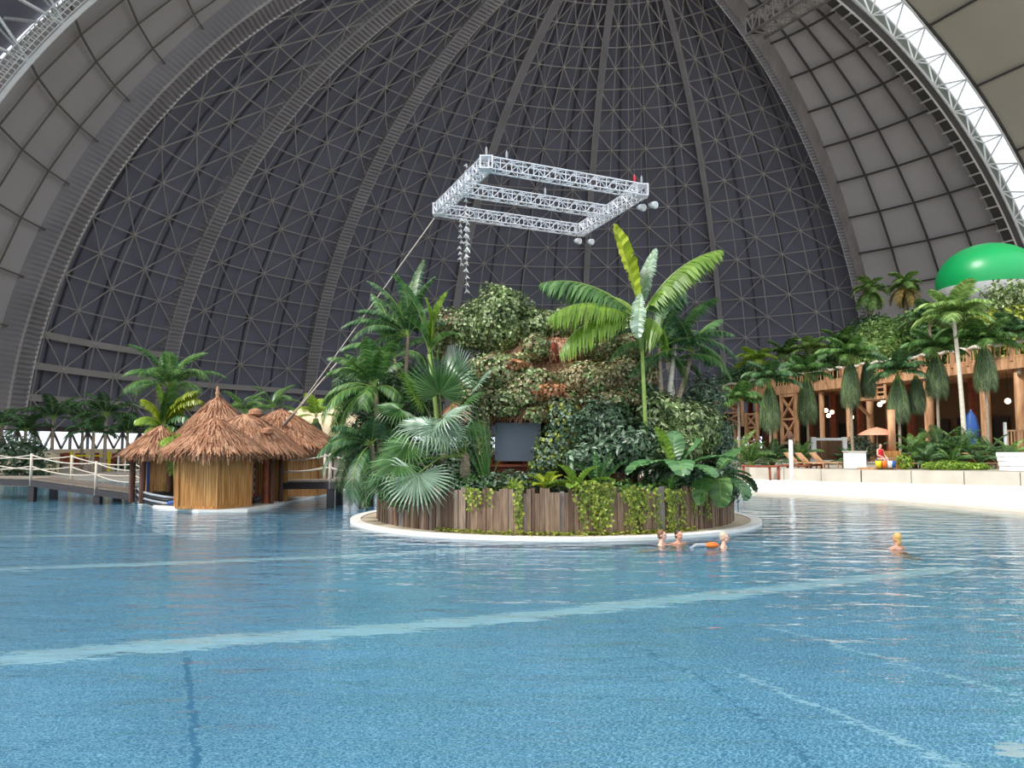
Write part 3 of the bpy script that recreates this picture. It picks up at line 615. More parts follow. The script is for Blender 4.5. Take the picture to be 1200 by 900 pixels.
ivy('dry orange patch of leaves on the lower thatch below the red posts', [(at(640, 458, 22.0), (.55, .3, .26)), (at(603, 428, 22.1), (.35, .25, .16))], 260, .11, 34, 'leaf_dry_or')
ivy('ivy fringe dangling over the top of the window panel', [(at(590, 482, 21.9), (.45, .2, .16)), (at(628, 486, 21.8), (.3, .2, .22))], 230, .11, 35, 'leaf_ivy')
bush('dark undergrowth along the fence in the middle of the island', [(at(600, 565, 20.6), (1.2, .5, .35)), (at(660, 572, 20.5), (.8, .4, .3)), (at(550, 575, 20.5), (.9, .5, .3))], 150, .15, 'leaf_shrub', 16, .5)
bush('dark green bush on the right of the island behind the banana clump', [(at(800, 560, 21.2), (1.2, .7, .5)), (at(842, 575, 22.2), (.6, .6, .5))], 180, .2, 'leaf_shrub', 17, .5)
# lime vines hanging over the fence
def fence_vine(label, px, wpx, top, bot, seed, dens=1.0):
    r = random.Random(seed); mb = MB(); c = G(px, 620, .5); st = MB()
    for k in range(int(26*wpx/40*dens)):
        x = px+r.gauss(0, wpx*.33); y1 = top+(bot-top)*r.random()**.7
        u = (x-600)/F; # hit the fence circle
        A = u*u+1; B = -2*(u*IC.x+IC.y); Cc = IC.x**2+IC.y**2-(FR+.06)**2; disc = B*B-4*A*Cc
        if disc < 0: continue
        Y = (-B-math.sqrt(disc))/(2*A); X = u*Y; nrm = Vector((X-IC.x, Y-IC.y, 0)).normalized(); z0 = min(1.4, W0(x, top, Y).z); z1 = max(.12, W0(x, y1, Y).z); pts = []
        m = max(2, int((z0-z1)/.07)); pos = Vector((X, Y, z0))+nrm*.03; ph = r.uniform(0, 6)
        t_ = Vector((-nrm.y, nrm.x, 0))
        for j in range(m+1):
            p = pos+Vector((0,0,-(z0-z1)*j/m))+t_*.05*math.sin(ph+j*.7)+nrm*r.uniform(0, .06); pts.append(p)
            for _ in range(2): leaf(mb, p+t_*r.uniform(-.06, .06), nrm, r.uniform(.06, .12), r, .8)
        st.tube(pts, .006, 3)
    o = obj('hanging_vine', mb, M['leaf_vine']); tag(o, label, 'vine', 'lime vines hanging over the island fence'); obj('stem', st, M['stem_green'], o)
fence_vine('lime vine hanging over the fence below the bird nest fern, the fullest of them', 695, 34, 568, 625, 1, 1.3)
fence_vine('lime vine trailing down the fence left of the swimmers, below the dark shrub', 745, 24, 572, 624, 2, 1.2)
fence_vine('straggly lime vine on the fence directly above the first two swimmers', 780, 26, 575, 626, 3)
fence_vine('thin lime vine strand running down the fence left of the fern', 608, 9, 562, 626, 4)
fence_vine('sparse lime vine over the fence under the window panel', 560, 22, 572, 600, 5, .6)
fence_vine('sparse vine over the shady right end of the fence', 822, 20, 572, 610, 6, .7)
mb = MB(); r = random.Random(77); 
for k in range(700):
    a = r.uniform(-2.2, -.9) ; rr = FR+.08+abs(r.gauss(0, .09)); leaf(mb, (IC.x+rr*math.cos(a), IC.y+rr*math.sin(a), .08+r.uniform(0, .08)), (0,0,1), .09, r, .8)
tag(obj('creeper', mb, M['leaf_vine']), 'lime creeper crawling along the foot of the island fence', 'creeper', None, 'stuff')
# tall banana palm with undivided leaves, aimed leaf by leaf
def aimed(parent, me_fn, base, tip, name='leaf', roll=0, up=None):
    """leaf mesh grown along +X, swung so that the chord of its midrib ends at tip"""
    base, tip = Vector(base), Vector(tip); d = tip-base; me, L = me_fn(d.length); yaw = math.atan2(d.y, d.x); return link(name, me, parent, base-parent.location, (math.radians(roll), 0, yaw))
def aim_feather(root, base, tip, bend, wd, mat, seed, name='leaf', feather=False, nl=34, lf=.5, split=.12, roll=0, lw=.04, fold=.3, vup=-.05, droop=.7):
    base, tip = Vector(base), Vector(tip); d = tip-base; hor = math.hypot(d.x, d.y); yaw = math.atan2(d.y, d.x); want = math.degrees(math.atan2(d.z, hor))
    # chord angle of an arc whose slope goes e -> e-bend is about e - .42*bend
    e = want+.42*bend; L = d.length*(1+.10*(bend/90)**2)
    me = broad_mesh(L, wd, e, bend, mat, seed, split=split, fold=fold) if not feather else frond_mesh(L, e, bend, nl, lf, lw, mat, vup=vup, droop=droop, seed=seed)
    link(name, me, root, base-root.location, (0, 0, yaw)); 
bp = W(757, 560, 21.6); bp.z = 1.0
root = empty('banana_palm', bp, 'tall slender palm with broad yellow green undivided leaves on the island', 'palm tree')
crown = W(751, 375, 21.6); mb = MB(); mb.tube([(0,0,0), (.02,0,1.5), (crown.x-bp.x, 0, crown.z-bp.z-.2)], [.08, .065, .05], 9); mb.tube([(crown.x-bp.x, 0, crown.z-bp.z-.9), (crown.x-bp.x, 0, crown.z-bp.z-.3), (crown.x-bp.x, 0, crown.z-bp.z+.15)], [.06, .085, .04], 9); obj('trunk', mb, M['stem_green'], root, True)
cr = crown
for k, (px, py, dd, bend, wd, mat) in enumerate([(718, 262, 21.3, 12, .36, 'leaf_yel'), (632, 334, 21.4, 62, .34, 'leaf_fan'), (642, 375, 20.8, 70, .34, 'leaf_banana'), (656, 418, 21.0, 80, .34, 'leaf_banana'), (846, 294, 21.4, 55, .30, 'leaf_banana'),
        (768, 292, 22.2, 35, .26, 'leaf_silver'), (748, 398, 20.9, 30, .26, 'leaf_silver'), (800, 340, 22.6, 80, .3, 'leaf_fan'), (776, 392, 21.0, 90, .3, 'leaf_banana'), (700, 352, 22.8, 70, .3, 'leaf_banana')]):
    if k == 6: aim_feather(root, W(751, 338, 21.5), W(px, py, dd), 40, wd, mat, 70+k, split=.3)
    else: aim_feather(root, cr+Vector((0, 0, .25 if k in (0, 5) else .0)), W(px, py, dd), bend, wd*(1.5 if k not in (0, 5) else 1.25), mat, 70+k, 'leaf', k not in (0,), 34, .72 if k != 5 else .4, split=.1, lw=.06, fold=.2, vup=-.75 if k != 5 else .1, droop=.8)
# bushy feather palm with clustered stems on the right of the island
cp = W(785, 545, 22.9); cp.z = 1.0
root = empty('clustered_palm', cp, 'bushy dark feather palm with several pale ringed stems on the right half of the island', 'palm tree')
tops = []
for k, (px, py) in enumerate([(772, 408), (792, 400), (812, 412), (783, 425)]):
    t = W(px, py, 22.8+.2*k)-cp; tops.append(t); mb = MB(); bx = (-.25+.17*k); mb.tube([(bx, 0, 0), (bx*.9, 0, t.z*.5), (t.x, t.y, t.z)], [.13, .10, .06], 9); obj('stem', mb, M['trunk_pale' if k % 2 else 'trunk'], root, True)
for k, (px, py, b) in enumerate([(715, 425, 80), (720, 395, 80), (745, 385, 60), (768, 352, 60), (800, 350, 40), (822, 358, 45), (845, 375, 60), (862, 395, 80), (866, 425, 90), (850, 440, 90), (835, 430, 80), (740, 445, 90), (800, 455, 100), (765, 440, 90), (790, 370, 40), (858, 450, 110), (812, 380, 60), (830, 400, 80), (735, 410, 80), (755, 370, 55), (780, 345, 35), (840, 350, 60), (752, 460, 110), (820, 440, 100)]):
    aim_feather(root, cp+tops[k % 4], W(px, py, 22.9+(k*37 % 7-3)*.42), b, .3, 'leaf_palm_d' if k % 3 else 'leaf_fan', 90+k, 'frond', True, 30, .42, lw=.036)
# left side feather palms
def feather_palm(label, bx, by, d, crown, tips, mat='leaf_palm', tr=.1, tmat='trunk', lf=.45, nl=32, name='feather_palm', seed=0, lw=.04, z0=1.0):
    b = W(bx, by, d); b.z = z0; root = empty(name, b, label, 'palm tree'); c = W(crown[0], crown[1], d)
    mb = MB(); mb.tube([(0,0,0), ((c.x-b.x)*.4, 0, (c.z-z0)*.5), (c.x-b.x, 0, c.z-z0)], [tr, tr*.9, tr*.6], 9); obj('trunk', mb, M[tmat], root, True)
    r = random.Random(seed)
    for k, t in enumerate(tips):
        px, py = t[:2]; bend = t[2] if len(t) > 2 else 75; m = t[3] if len(t) > 3 else mat
        aim_feather(root, c, W(px, py, d+(t[4] if len(t) > 4 else r.uniform(-1.2, 1.2))), bend, .3, m, seed+k, 'frond', True, nl, lf, lw=lw)
    return root
feather_palm('tall feather palm with arching fronds at the back left of the island', 470, 560, 24.6, (478, 395), [(430, 330, 60), (418, 365, 75), (412, 400, 90), (462, 318, 50), (497, 305, 40), (510, 325, 60), (440, 350, 70), (425, 430, 100), (455, 420, 100), (400, 385, 85), (520, 380, 80), (492, 345, 50)], 'leaf_palm_d', .09, seed=300, lf=.42)
feather_palm('dense feather palm with hanging fronds over the left edge of the island', 448, 560, 23.6, (440, 455), [(384, 440, 80), (378, 475, 95), (392, 510, 110), (405, 415, 60), (430, 395, 50), (385, 420, 70), (412, 530, 120), (455, 500, 110), (470, 425, 70), (395, 545, 115), (378, 500, 100), (425, 480, 110), (440, 530, 120), (470, 470, 90), (402, 465, 95), (460, 400, 60)], 'leaf_palm', .12, seed=330, lf=.5)
feather_palm('low feather palm brushing the fence at the far left of the island', 440, 575, 22.8, (436, 520), [(385, 520, 80), (378, 555, 95), (398, 578, 100), (415, 592, 100), (392, 500, 60), (440, 490, 50), (470, 505, 60), (372, 535, 80), (430, 598, 110)], 'leaf_palm_d', .09, seed=360, lf=.5)
feather_palm('feathery palm at the very back of the island left of the banana plant', 490, 560, 26.0, (462, 420), [(420, 372, 70), (436, 345, 50), (480, 340, 50), (505, 360, 60), (400, 410, 85), (515, 400, 90), (410, 440, 100), (450, 370, 60), (500, 430, 100), (470, 355, 40)], 'leaf_fan', .09, seed=480, lf=.5)
bush('leafy plants behind the left end of the fence', [(at(475, 575, 21.4), (.9, .5, .5)), (at(520, 578, 20.8), (.9, .5, .45)), (at(560, 572, 20.6), (.8, .4, .4))], 150, .2, 'leaf_fan', 18, .5, .35)
bush('low light green plants along the top of the fence between fern and banana clump', [(at(725, 575, 20.2), (.8, .4, .35)), (at(765, 578, 20.4), (.8, .4, .35))], 170, .15, 'leaf_palm', 19, .5, .5)
# broad bright leaves near the top left
b = W(515, 560, 23.4); b.z = 1.0
root = empty('banana_plant', b, 'banana plant with upright bright green leaves left of the ivy mound', 'banana plant')
c = W(503, 415, 23.4); mb = MB(); mb.tube([(0,0,0), (0, 0, 1.5), (c.x-b.x, 0, c.z-1.0)], [.1, .09, .05], 9); obj('stem', mb, M['stem_green'], root, True)
for k, (px, py, bend, wd, m) in enumerate([(497, 348, 25, .38, 'leaf_banana'), (526, 342, 30, .30, 'leaf_banana'), (468, 372, 70, .34, 'leaf_fan'), (455, 322, 50, .3, 'leaf_fan'), (540, 395, 80, .3, 'leaf_fan')]):
    aim_feather(root, c, W(px, py, 23.4-.2*k), bend, wd, m, 120+k, split=.1)
# fan palms: hub, leaf list (hub px,py of the blade, turn deg in picture, radius, tilt, material)
def fan_palm(label, bx, d, leaves, seed, z0=1.0):
    b = W(bx, 590, d); b.z = z0; root = empty('fan_palm', b, label, 'palm tree'); mb = MB(); mb.tube([(0,0,0), (0,0,.6), (0, 0, 1.1)], [.17, .15, .1], 10); obj('trunk', mb, M['trunk'], root, True)
    crown = Vector((b.x, b.y, z0+1.0)); r = random.Random(seed)
    for k, (px, py, dd, tx, ty, rad, m, droop) in enumerate(leaves):
        hub = W(px, py, dd); tip = W(tx, ty, dd-.5); ax = (tip-hub).normalized()     # blade axis
        view = (Vector((0, 0, CH))-hub).normalized(); nrm = (view*.45+Vector((0, 0, .9))); nrm = (nrm-ax*nrm.dot(ax)).normalized(); yv = nrm.cross(ax)
        me = fan_mesh(rad, 34, 250, m, .55, droop, seed+k, pet=.02, petbend=0); o = link('fan_leaf', me, root); mat = Matrix((ax, yv, nrm)).transposed().to_4x4(); mat.translation = hub-root.location; o.matrix_local = mat
        st = MB(); mid = crown.lerp(hub, .5)+Vector((0, 0, .25)); pts = [crown.lerp(mid, t*2) if t < .5 else mid.lerp(hub, t*2-1) for t in (0, .25, .5, .75, 1)]; st.tube([p-b for p in pts], [.022, .02, .018, .016, .012], 6)
        obj('petiole', st, M['stem_green'], root)
    return root
fan_palm('large fan palm with silvery drooping leaves at the front left of the island', 545, 21.6, [
    (505, 500, 20.6, 425, 500, 1.15, 'leaf_silver', .75), (520, 490, 20.5, 560, 470, 1.0, 'leaf_silver', .9), (520, 500, 20.3, 535, 560, .85, 'leaf_silver', .6), (490, 555, 20.0, 480, 600, 1.15, 'leaf_silver', .5), (470, 540, 20.4, 400, 560, 1.1, 'leaf_fan', .6),
    (455, 560, 20.9, 400, 590, .9, 'leaf_palm_d', .5), (480, 520, 20.9, 440, 545, 1.1, 'leaf_fan', .5), (548, 500, 21.2, 575, 520, .8, 'leaf_fan', .8)], 20)
fan_palm('fan palm whose huge dark green leaf spreads below a paler one, left of the hut', 520, 22.6, [
    (515, 462, 21.7, 516, 405, 1.3, 'leaf_fan', .25), (537, 440, 22.3, 540, 395, 1.05, 'leaf_silver', .1), (490, 462, 22.0, 460, 425, .95, 'leaf_banana', .3), (545, 472, 21.6, 580, 450, .75, 'leaf_fan', .5), (470, 480, 21.8, 430, 480, .9, 'leaf_fan', .6), (560, 450, 21.9, 590, 420, .7, 'leaf_silver', .3)], 40)
# spiky stalks
b = W(572, 588, 20.5); b.z = 1.0
root = empty('spiky_plant', b, 'spiky plant with stiff radiating stalks in front of the hut counter', 'plant'); r = random.Random(8)
for k, (tx, ty) in enumerate([(505, 545), (520, 520), (530, 498), (538, 488), (548, 482), (556, 478), (565, 485), (574, 495), (583, 505), (512, 560), (590, 530), (545, 500), (535, 515), (560, 500), (552, 520), (600, 548), (526, 540)]):
    t = W(tx, ty, 20.3+r.uniform(-.6, .5)); dd = t-b; me = strap_mesh(dd.length*1.02, .07, math.degrees(math.atan2(dd.z, math.hypot(dd.x, dd.y)))+8, 16, 'leaf_fan'); link('leaf', me, root, (0,0,0), (0, 0, math.atan2(dd.y, dd.x)))
# small fan rosettes at the fence
def rosette(name, label, px, py, d, n, L, wd, mat, elevs, seed=0, z=None, straps=False, cat='plant', group=None, arc=None):
    b = W(px, py, d); b.z = z if z is not None else b.z; root = empty(name, b, label, cat, group); r = random.Random(seed)
    for k in range(n):
        e, bd = elevs[k % len(elevs)]; key = (name, L, wd, mat, e, bd, straps, k % 2)
        me = lib(key, lambda: strap_mesh(L, wd, e, bd, mat) if straps else broad_mesh(L, wd, e, bd, mat, 5+k, split=.02, petiole=.12, fold=.45))
        link('leaf', me, root, (0,0,0), (0, 0, 2*PI*k/n+r.uniform(-.2, .2)), r.uniform(.85, 1.12))
    return root
rosette('bird_nest_fern', 'bird nest fern with bright green broad leaves on the fence above the fullest vine', 676, 572, 19.9, 11, 1.0, .17, 'leaf_banana', ((35, 55), (60, 50), (20, 40)), 1, 1.15)
rosette('bird_nest_fern', 'smaller yellowish bird nest fern left of the bright one, above the fence', 640, 570, 20.1, 9, .75, .14, 'leaf_yel', ((30, 50), (55, 50)), 2, 1.15)
rosette('canna', 'clump of upright dark canna leaves behind the bright fern', 702, 560, 20.6, 9, 1.15, .15, 'leaf_broad_d', ((78, 15), (68, 25), (58, 35)), 3, 1.05)
rosette('dwarf_fan_plant', 'small spiky rosette at the fence under the stiff stalks', 600, 578, 19.9, 20, .5, .035, 'leaf_lite', ((60, 70), (30, 60), (80, 60)), 4, 1.15, True)
rosette('dwarf_fan_plant', 'narrow leaved rosette at the fence above the first swimmers', 785, 578, 20.1, 22, .6, .04, 'leaf_palm', ((70, 90), (40, 70), (85, 80)), 5, 1.15, True)
# big glossy banana clump on the right
b = W(790, 572, 20.9); b.z = 1.0
root = empty('banana_plant', b, 'low banana plant with big glossy dark leaves above the right end of the fence', 'banana plant'); mb = MB(); mb.tube([(0,0,0), (0,0,.5), (.02,0,.75)], [.12, .1, .07], 9); obj('stem', mb, M['stem_green'], root, True)
for k, (px, py, bend, wd, m, dd) in enumerate([(768, 500, 15, .26, 'leaf_banana', 20.6), (752, 548, 60, .38, 'leaf_broad_d', 20.0), (800, 562, 95, .42, 'leaf_broad_d', 19.4), (838, 562, 75, .42, 'leaf_broad_d', 20.0), (872, 545, 60, .44, 'leaf_broad_d', 20.9), (790, 505, 25, .34, 'leaf_broad_d', 21.3), (820, 515, 40, .38, 'leaf_broad_d', 21.5), (735, 560, 90, .36, 'leaf_broad_d', 20.2)]):
    aim_feather(root, b+Vector((0, 0, .6)), W(px, py, dd), bend, wd, m, 140+k, split=.03, fold=.2)
b = W(838, 580, 21.6); b.z = 1.0
root = empty('banana_plant', b, 'dark banana leaves leaning over the water at the right corner of the island fence', 'banana plant'); mb = MB(); mb.tube([(0,0,0), (0,0,.45)], [.1, .07], 9); obj('stem', mb, M['stem_green'], root, True)
for k, (px, py, bend, wd, m, dd) in enumerate([(880, 560, 70, .4, 'leaf_broad_d', 21.4), (872, 590, 110, .36, 'leaf_broad_d', 20.9), (845, 600, 120, .36, 'leaf_palm', 20.4), (820, 598, 110, .32, 'leaf_fan', 20.2), (868, 525, 30, .36, 'leaf_broad_d', 22), (885, 580, 90, .3, 'leaf_shrub', 22)]):
    aim_feather(root, b+Vector((0, 0, .4)), W(px, py, dd), bend, wd, m, 160+k, split=.05, fold=.2)

W = W0
# ---------------------------------------------------------------- thatched huts on the left
r = random.Random(21)
kp = [G(156, 583), G(162, 590), G(185, 596), G(232, 600.5), G(290, 600), G(316, 596), G(340, 589), G(402, 577), G(420, 566), G(330, 560), G(240, 559), G(165, 572)]
root = empty('hut_platform', (kp[3].x, kp[3].y, 0), 'flat white edged stone platform carrying the thatched huts in the water', 'platform'); o = root.location
c = sum((Vector((p.x, p.y)) for p in kp), Vector((0, 0)))/len(kp)
mb = MB(); mb.prism([(p.x-o.x, p.y-o.y) for p in kp], -.03, .09); obj('rim', mb, M['white_curb'], root)
mb = MB(); mb.prism([((p.x-c.x)*.99+c.x-o.x, (p.y-c.y)*.99+c.y-o.y) for p in kp], -1.35, -.03); obj('footing', mb, M['pool_wall'], root)
mb = MB(); mb.prism([((p.x-c.x)*.93+c.x-o.x, (p.y-c.y)*.93+c.y-o.y) for p in kp], 0, .12); obj('paving', mb, M['pave'], root)
def hexhut(label, px, d, R1, z0, zw, zap, eave, seed, n=6, rot=0, mat='bamboo', finial=False, door=None, sx=1, posts=False, prof=None, sy=1, fr=.45):
    b = W(px, 560, d); b.z = z0; root = empty('thatched_hut', b, label, 'hut'); mb = MB()
    pts = [(R1*math.cos(2*PI*k/n+rot)*sx, R1*math.sin(2*PI*k/n+rot)) for k in range(n)]
    if not posts:
        mb.prism(pts, 0, zw-z0); obj('bamboo_wall', mb, M[mat], root)
        e = MB()
        for p, q in zip(pts, pts[1:]+pts[:1]):
            e.beam((p[0], p[1], 0), (p[0], p[1], zw-z0), .09); e.beam((p[0], p[1], .05), (q[0], q[1], .05), .07, .1)
        obj('corner_trim', e, M['bamboo'], root)
    else:
        for k, p in enumerate(pts): mb = MB(); mb.tube([(p[0], p[1], 0), (p[0], p[1], zw-z0)], .12, 8); obj('post', mb, M['wood_dk'], root)
        mb = MB(); mb.prism([(x*.7, y*.7) for x, y in pts], 0, zw-z0); obj('bamboo_wall', mb, M[mat], root)
    if door: mb = MB(); mb.box(door[0], door[1], door[2]); obj('door', mb, M['wood_dk'], root)
    mb = MB(); prof = prof or [(.03, 0), (.35*eave, -.28*(zap-zw)), (.75*eave, -.72*(zap-zw)), (eave, -(zap-zw)), (eave*1.02, -(zap-zw)-.12)]
    thatch_roof(mb, prof, 18, (0, 0, zap-z0), sx, sy, int(1500*eave/1.5), seed, fr); obj('thatched_roof', mb, M['thatch'], root)
    if finial: mb = MB(); mb.lathe([(.09, -.1), (.06, .05), (.10, .12), (.05, .22), (.07, .28), (.01, .42)], 10, (0, 0, zap-z0)); obj('finial', mb, M['wood_or'], root, True)
    return root
hexhut('round bamboo walled hut with a shaggy thatch roof at the front of the platform', 250, 29.3, 1.42, .1, 2.2, 3.35, 1.72, 1, 6, -.078)
hexhut('tallest pointed thatched hut with a carved finial behind the front hut', 252, 32.8, 1.2, .1, 2.9, 4.35, 1.45, 2, 8, 0, finial=True)
hexhut('open sided thatched shelter left of the front hut with a dark post and hoses', 186, 31.6, .95, .1, 2.15, 3.1, 1.25, 3, 6, .3, posts=True)
hexhut('wide thatched hut with bamboo walls and a dark doorway right of the front hut', 328, 36.5, 2.1, .1, 2.35, 4.0, 2.7, 4, 8, .39, door=((.35, -1.95, 1.05), (.8, .1, 1.9), 0))
# ridge roof wing that runs from the front hut back to the tall one
b = W(285, 560, 31.3); b.z = .1
root = empty('thatched_lean_to', b, 'sloping thatch roof wing joining the front hut to the huts behind', 'roof shelter'); mb = MB()
thatch_roof(mb, [(.05, 0), (.6, -.25), (1.2, -.75), (1.75, -1.35), (1.8, -1.45)], 16, (0, 0, 3.45), 1.25, .9, 1600, 9, .45); obj('thatched_roof', mb, M['thatch'], root)
mb = MB()
for x, y in ((-1.2, .5), (1.3, .6), (1.3, -.6), (-1.2, -.6)): mb = MB(); mb.tube([(x, y, 0), (x, y, 2.3)], .09, 8); obj('post', mb, M['wood_dk'], root)
mb = MB(); mb.box((0, .9, 1.1), (3.0, .1, 2.2)); obj('bamboo_wall', mb, M['bamboo'], root)
for k, (px, d, R1, sx, l) in enumerate([(352, 50, 2.2, 1, 'pale straw domed roof behind the wide hut, the left one of two'), (389, 47, 2.2, 1.0, 'pale straw domed roof partly behind the left palms of the island'), (372, 58, 2.6, 1, 'pale straw domed roof farthest back between the two nearer ones')]):
    b = W(px, 550, d); b.z = .1; root = empty('straw_parasol', b, l, 'parasol'); mb = MB(); mb.lathe([(.03, 2.1), (.7*R1/2, 1.95), (1.3*R1/2, 1.5), (1.8*R1/2, .8), (R1, .1), (R1*.98, -.2)], 26, (0, 0, 2.45), jit=.02); obj('straw_canopy', mb, M['thatch_pale'], root, True)
    mb = MB(); mb.tube([(0,0,0), (0,0,4.2)], .1, 8); obj('pole', mb, M['wood_dk'], root)
    mb = MB()
    for q in range(8): a = 2*PI*q/8; mb.tube([(.05*math.cos(a), .05*math.sin(a), 3.3), (R1*.9*math.cos(a), R1*.9*math.sin(a), 2.5)], .04, 5)
    obj('strut', mb, M['wood_dk'], root)
# totem posts and fittings
for px, y0, y1, d, rad, l in [(297, 484, 580, 31.4, .15, 'tall carved brown post with a bundled top between the front and wide huts'), (311, 506, 586, 30.6, .14, 'shorter carved brown post beside the rope railing')]:
    a, b = W(px, y0, d), W(px, y1, d); b.z = .1; root = empty('carved_post', b, l, 'post'); h = a.z-b.z; mb = MB(); mb.lathe([(rad, 0), (rad*.8, .3), (rad*.95, .5), (rad*.75, h*.4), (rad*.9, h*.55), (rad*.7, h*.7), (rad*.95, h*.85), (rad*.8, h-.05), (.02, h)], 12); obj('shaft', mb, M['wood_red'], root, True)
    mb = MB(); mb.lathe([(rad*.9, h-.15), (rad*1.9, h-.05), (rad*1.7, h+.1), (rad*.4, h+.18)], 12, jit=.06); obj('bundled_top', mb, M['thatch'], root)
b = W(160, 588, 31); 
root = empty('hose_bundle', (W(178, 588, 30.6).x, 30.6, .12), 'curved grey hoses with a blue end lying left of the round front hut', 'hoses')
for k in range(4):
    mb = MB(); pts = [W(px, py-3.6*k, dd) for px, py, dd in ((160, 582, 31.5), (166, 587, 30.8), (178, 590.5, 30.2), (192, 593, 29.9), (206, 594.5, 29.7))]; mb.tube([p-root.location for p in pts], .05, 8); obj('hose', mb, M['greypipe' if k % 2 else 'black'], root, True)
mb = MB(); mb.tube([W(197, 590, 29.6)-root.location, W(208, 587, 29.5)-root.location, W(212, 592, 29.5)-root.location], .07, 8); obj('blue_end', mb, M['blue'], root)
mb = MB(); mb.tube([(0,0,0), (0,0,2.1)], .05, 8); tag(obj('hose_pipe', mb, M['blue'], None, loc=(W(174, 580, 31.0).x, 30.9, .1)), 'thin blue standing pipe at the left shelter post', 'pipe')
b = W(300, 590, 30.0); b.z = .1; root = empty('rope_spotlight', b, 'small dark floodlight standing on the platform right of the front hut', 'floodlight'); mb = MB(); mb.tube([(-.16, -.1, .14), (.12, .1, .24)], [.10, .13], 10); obj('housing', mb, M['dark'], root, True); mb = MB(); mb.beam((0,0,0), (0,0,.16), .05); mb.beam((-.1,0,.01), (.1,0,.01), .12, .02); obj('bracket', mb, M['greypipe'], root)
root = empty('shell_chain', (W(297, 540, 30.2).x, 30.2, .1), 'hanging cord of shell pieces along the right corner of the front hut', 'shell cord')
for k in range(14): mb = MB(); mb.ball((0, 0, 0), (.05, .05, .07), 6, 5); obj('shell', mb, M['wood_gr'], root, loc=(.03*(-1)**k, 0, .2+k*.14))
mb = MB(); mb.tube([(0,0,.1), (0,0,2.15)], .008, 4); obj('cord', mb, M['rope'], root)
rosette('low_plant', 'small green plant in a black tub between the shelter and the front hut', 196, 573, 31.0, 16, .5, .05, 'leaf_yel', ((60, 60), (30, 60), (75, 40)), 9, .5, True)
mb = MB(); mb.lathe([(.0, 0), (.42, 0), (.5, .45), (.44, .45), (.4, .38), (0, .38)], 18); tag(obj('plant_tub', mb, M['black'], None, loc=(W(196, 575, 31.0).x, 31.0, .12)), 'black plant tub between the left shelter and the front hut', 'plant tub')
# ---------------------------------------------------------------- bridges
def bridge(label, near, width, posts_n, posts_f, seed, legs):
    """near: [(point, z)] deck edge nearest the camera"""
    o = Vector(near[0]); o.z = 0; root = empty('rope_bridge', o, label, 'bridge'); side = [Vector((0, width, 0))]*len(near)
    dk = MB(); fa = MB()
    for a, b in zip(near, near[1:]):
        a, b = Vector(a)-o, Vector(b)-o; L = (b-a).length; k = max(1, int(L/.16))
        for i in range(k):
            p = a.lerp(b, (i+.5)/k); t = (b-a).normalized(); dk.beam(p, p+side[0], L/k*.93, .05)
        for s in (Vector((0, 0, 0)), side[0]): fa.beam(a+s-Vector((0,0,.17)), b+s-Vector((0,0,.17)), .1, .25)
    obj('deck', dk, M['wood_gr'], root); obj('side_beam', fa, M['dark_steel'], root)
    for P, off in ((posts_n, 0), (posts_f, width)):
        tops = []
        for p in P:
            p = Vector(p)-o+Vector((0, off, 0)); mb = MB(); mb.tube([p-Vector((0,0,.3)), p+Vector((0,0,1.1))], .06, 8); obj('post', mb, M['rope'], root, True); tops.append(p)
        for z in (1.03, .55):
            mb = MB()
            for a, b in zip(tops, tops[1:]): mb.tube(rope_pts(a+Vector((0,0,z)), b+Vector((0,0,z)), .16), .028, 6)
            if len(tops) > 1: obj('rope', mb, M['rope'], root, True)
    for p in legs:
        for off in (.1, width-.1): mb = MB(); q = Vector(p)-o+Vector((0, off, 0)); mb.beam((q.x, q.y, -1.35), (q.x, q.y, q.z), .26); obj('leg', mb, M['dark_steel'], root)
def on(px, py, d): p = W(px, py, d); return p
n1 = [on(-130, 560, 37.5), on(0, 560.5, 35.2), on(37, 561.5, 34.4), on(112, 572, 33), on(172, 580, 32.2)]
bridge('rope railed footbridge leading from the left beach to the huts', n1, 1.8, [on(-60, 560, 36.2), on(36, 561.5, 34.4), on(112, 572, 33), on(170, 580, 32.2)], [on(-40, 560, 36), on(56, 564, 34), on(133, 575, 32.7), on(168, 579.8, 32.3)], 1, [on(37, 562, 34.4), on(114, 572, 33), on(-60, 560, 36.2)])
n2 = [on(305, 565, 32.6), on(345, 564.5, 32), on(387, 564, 31.3), on(430, 564, 30.6)]
bridge('rope railed deck running from the huts towards the planted island', n2, 1.8, [on(306, 565, 32.6), on(387, 564, 31.3), on(428, 564, 30.6)], [on(302, 566, 32.6), on(368, 565, 31.7), on(420, 564, 30.8)], 2, [on(387, 564, 31.3), on(312, 565, 32.5), on(425, 564, 30.7)])
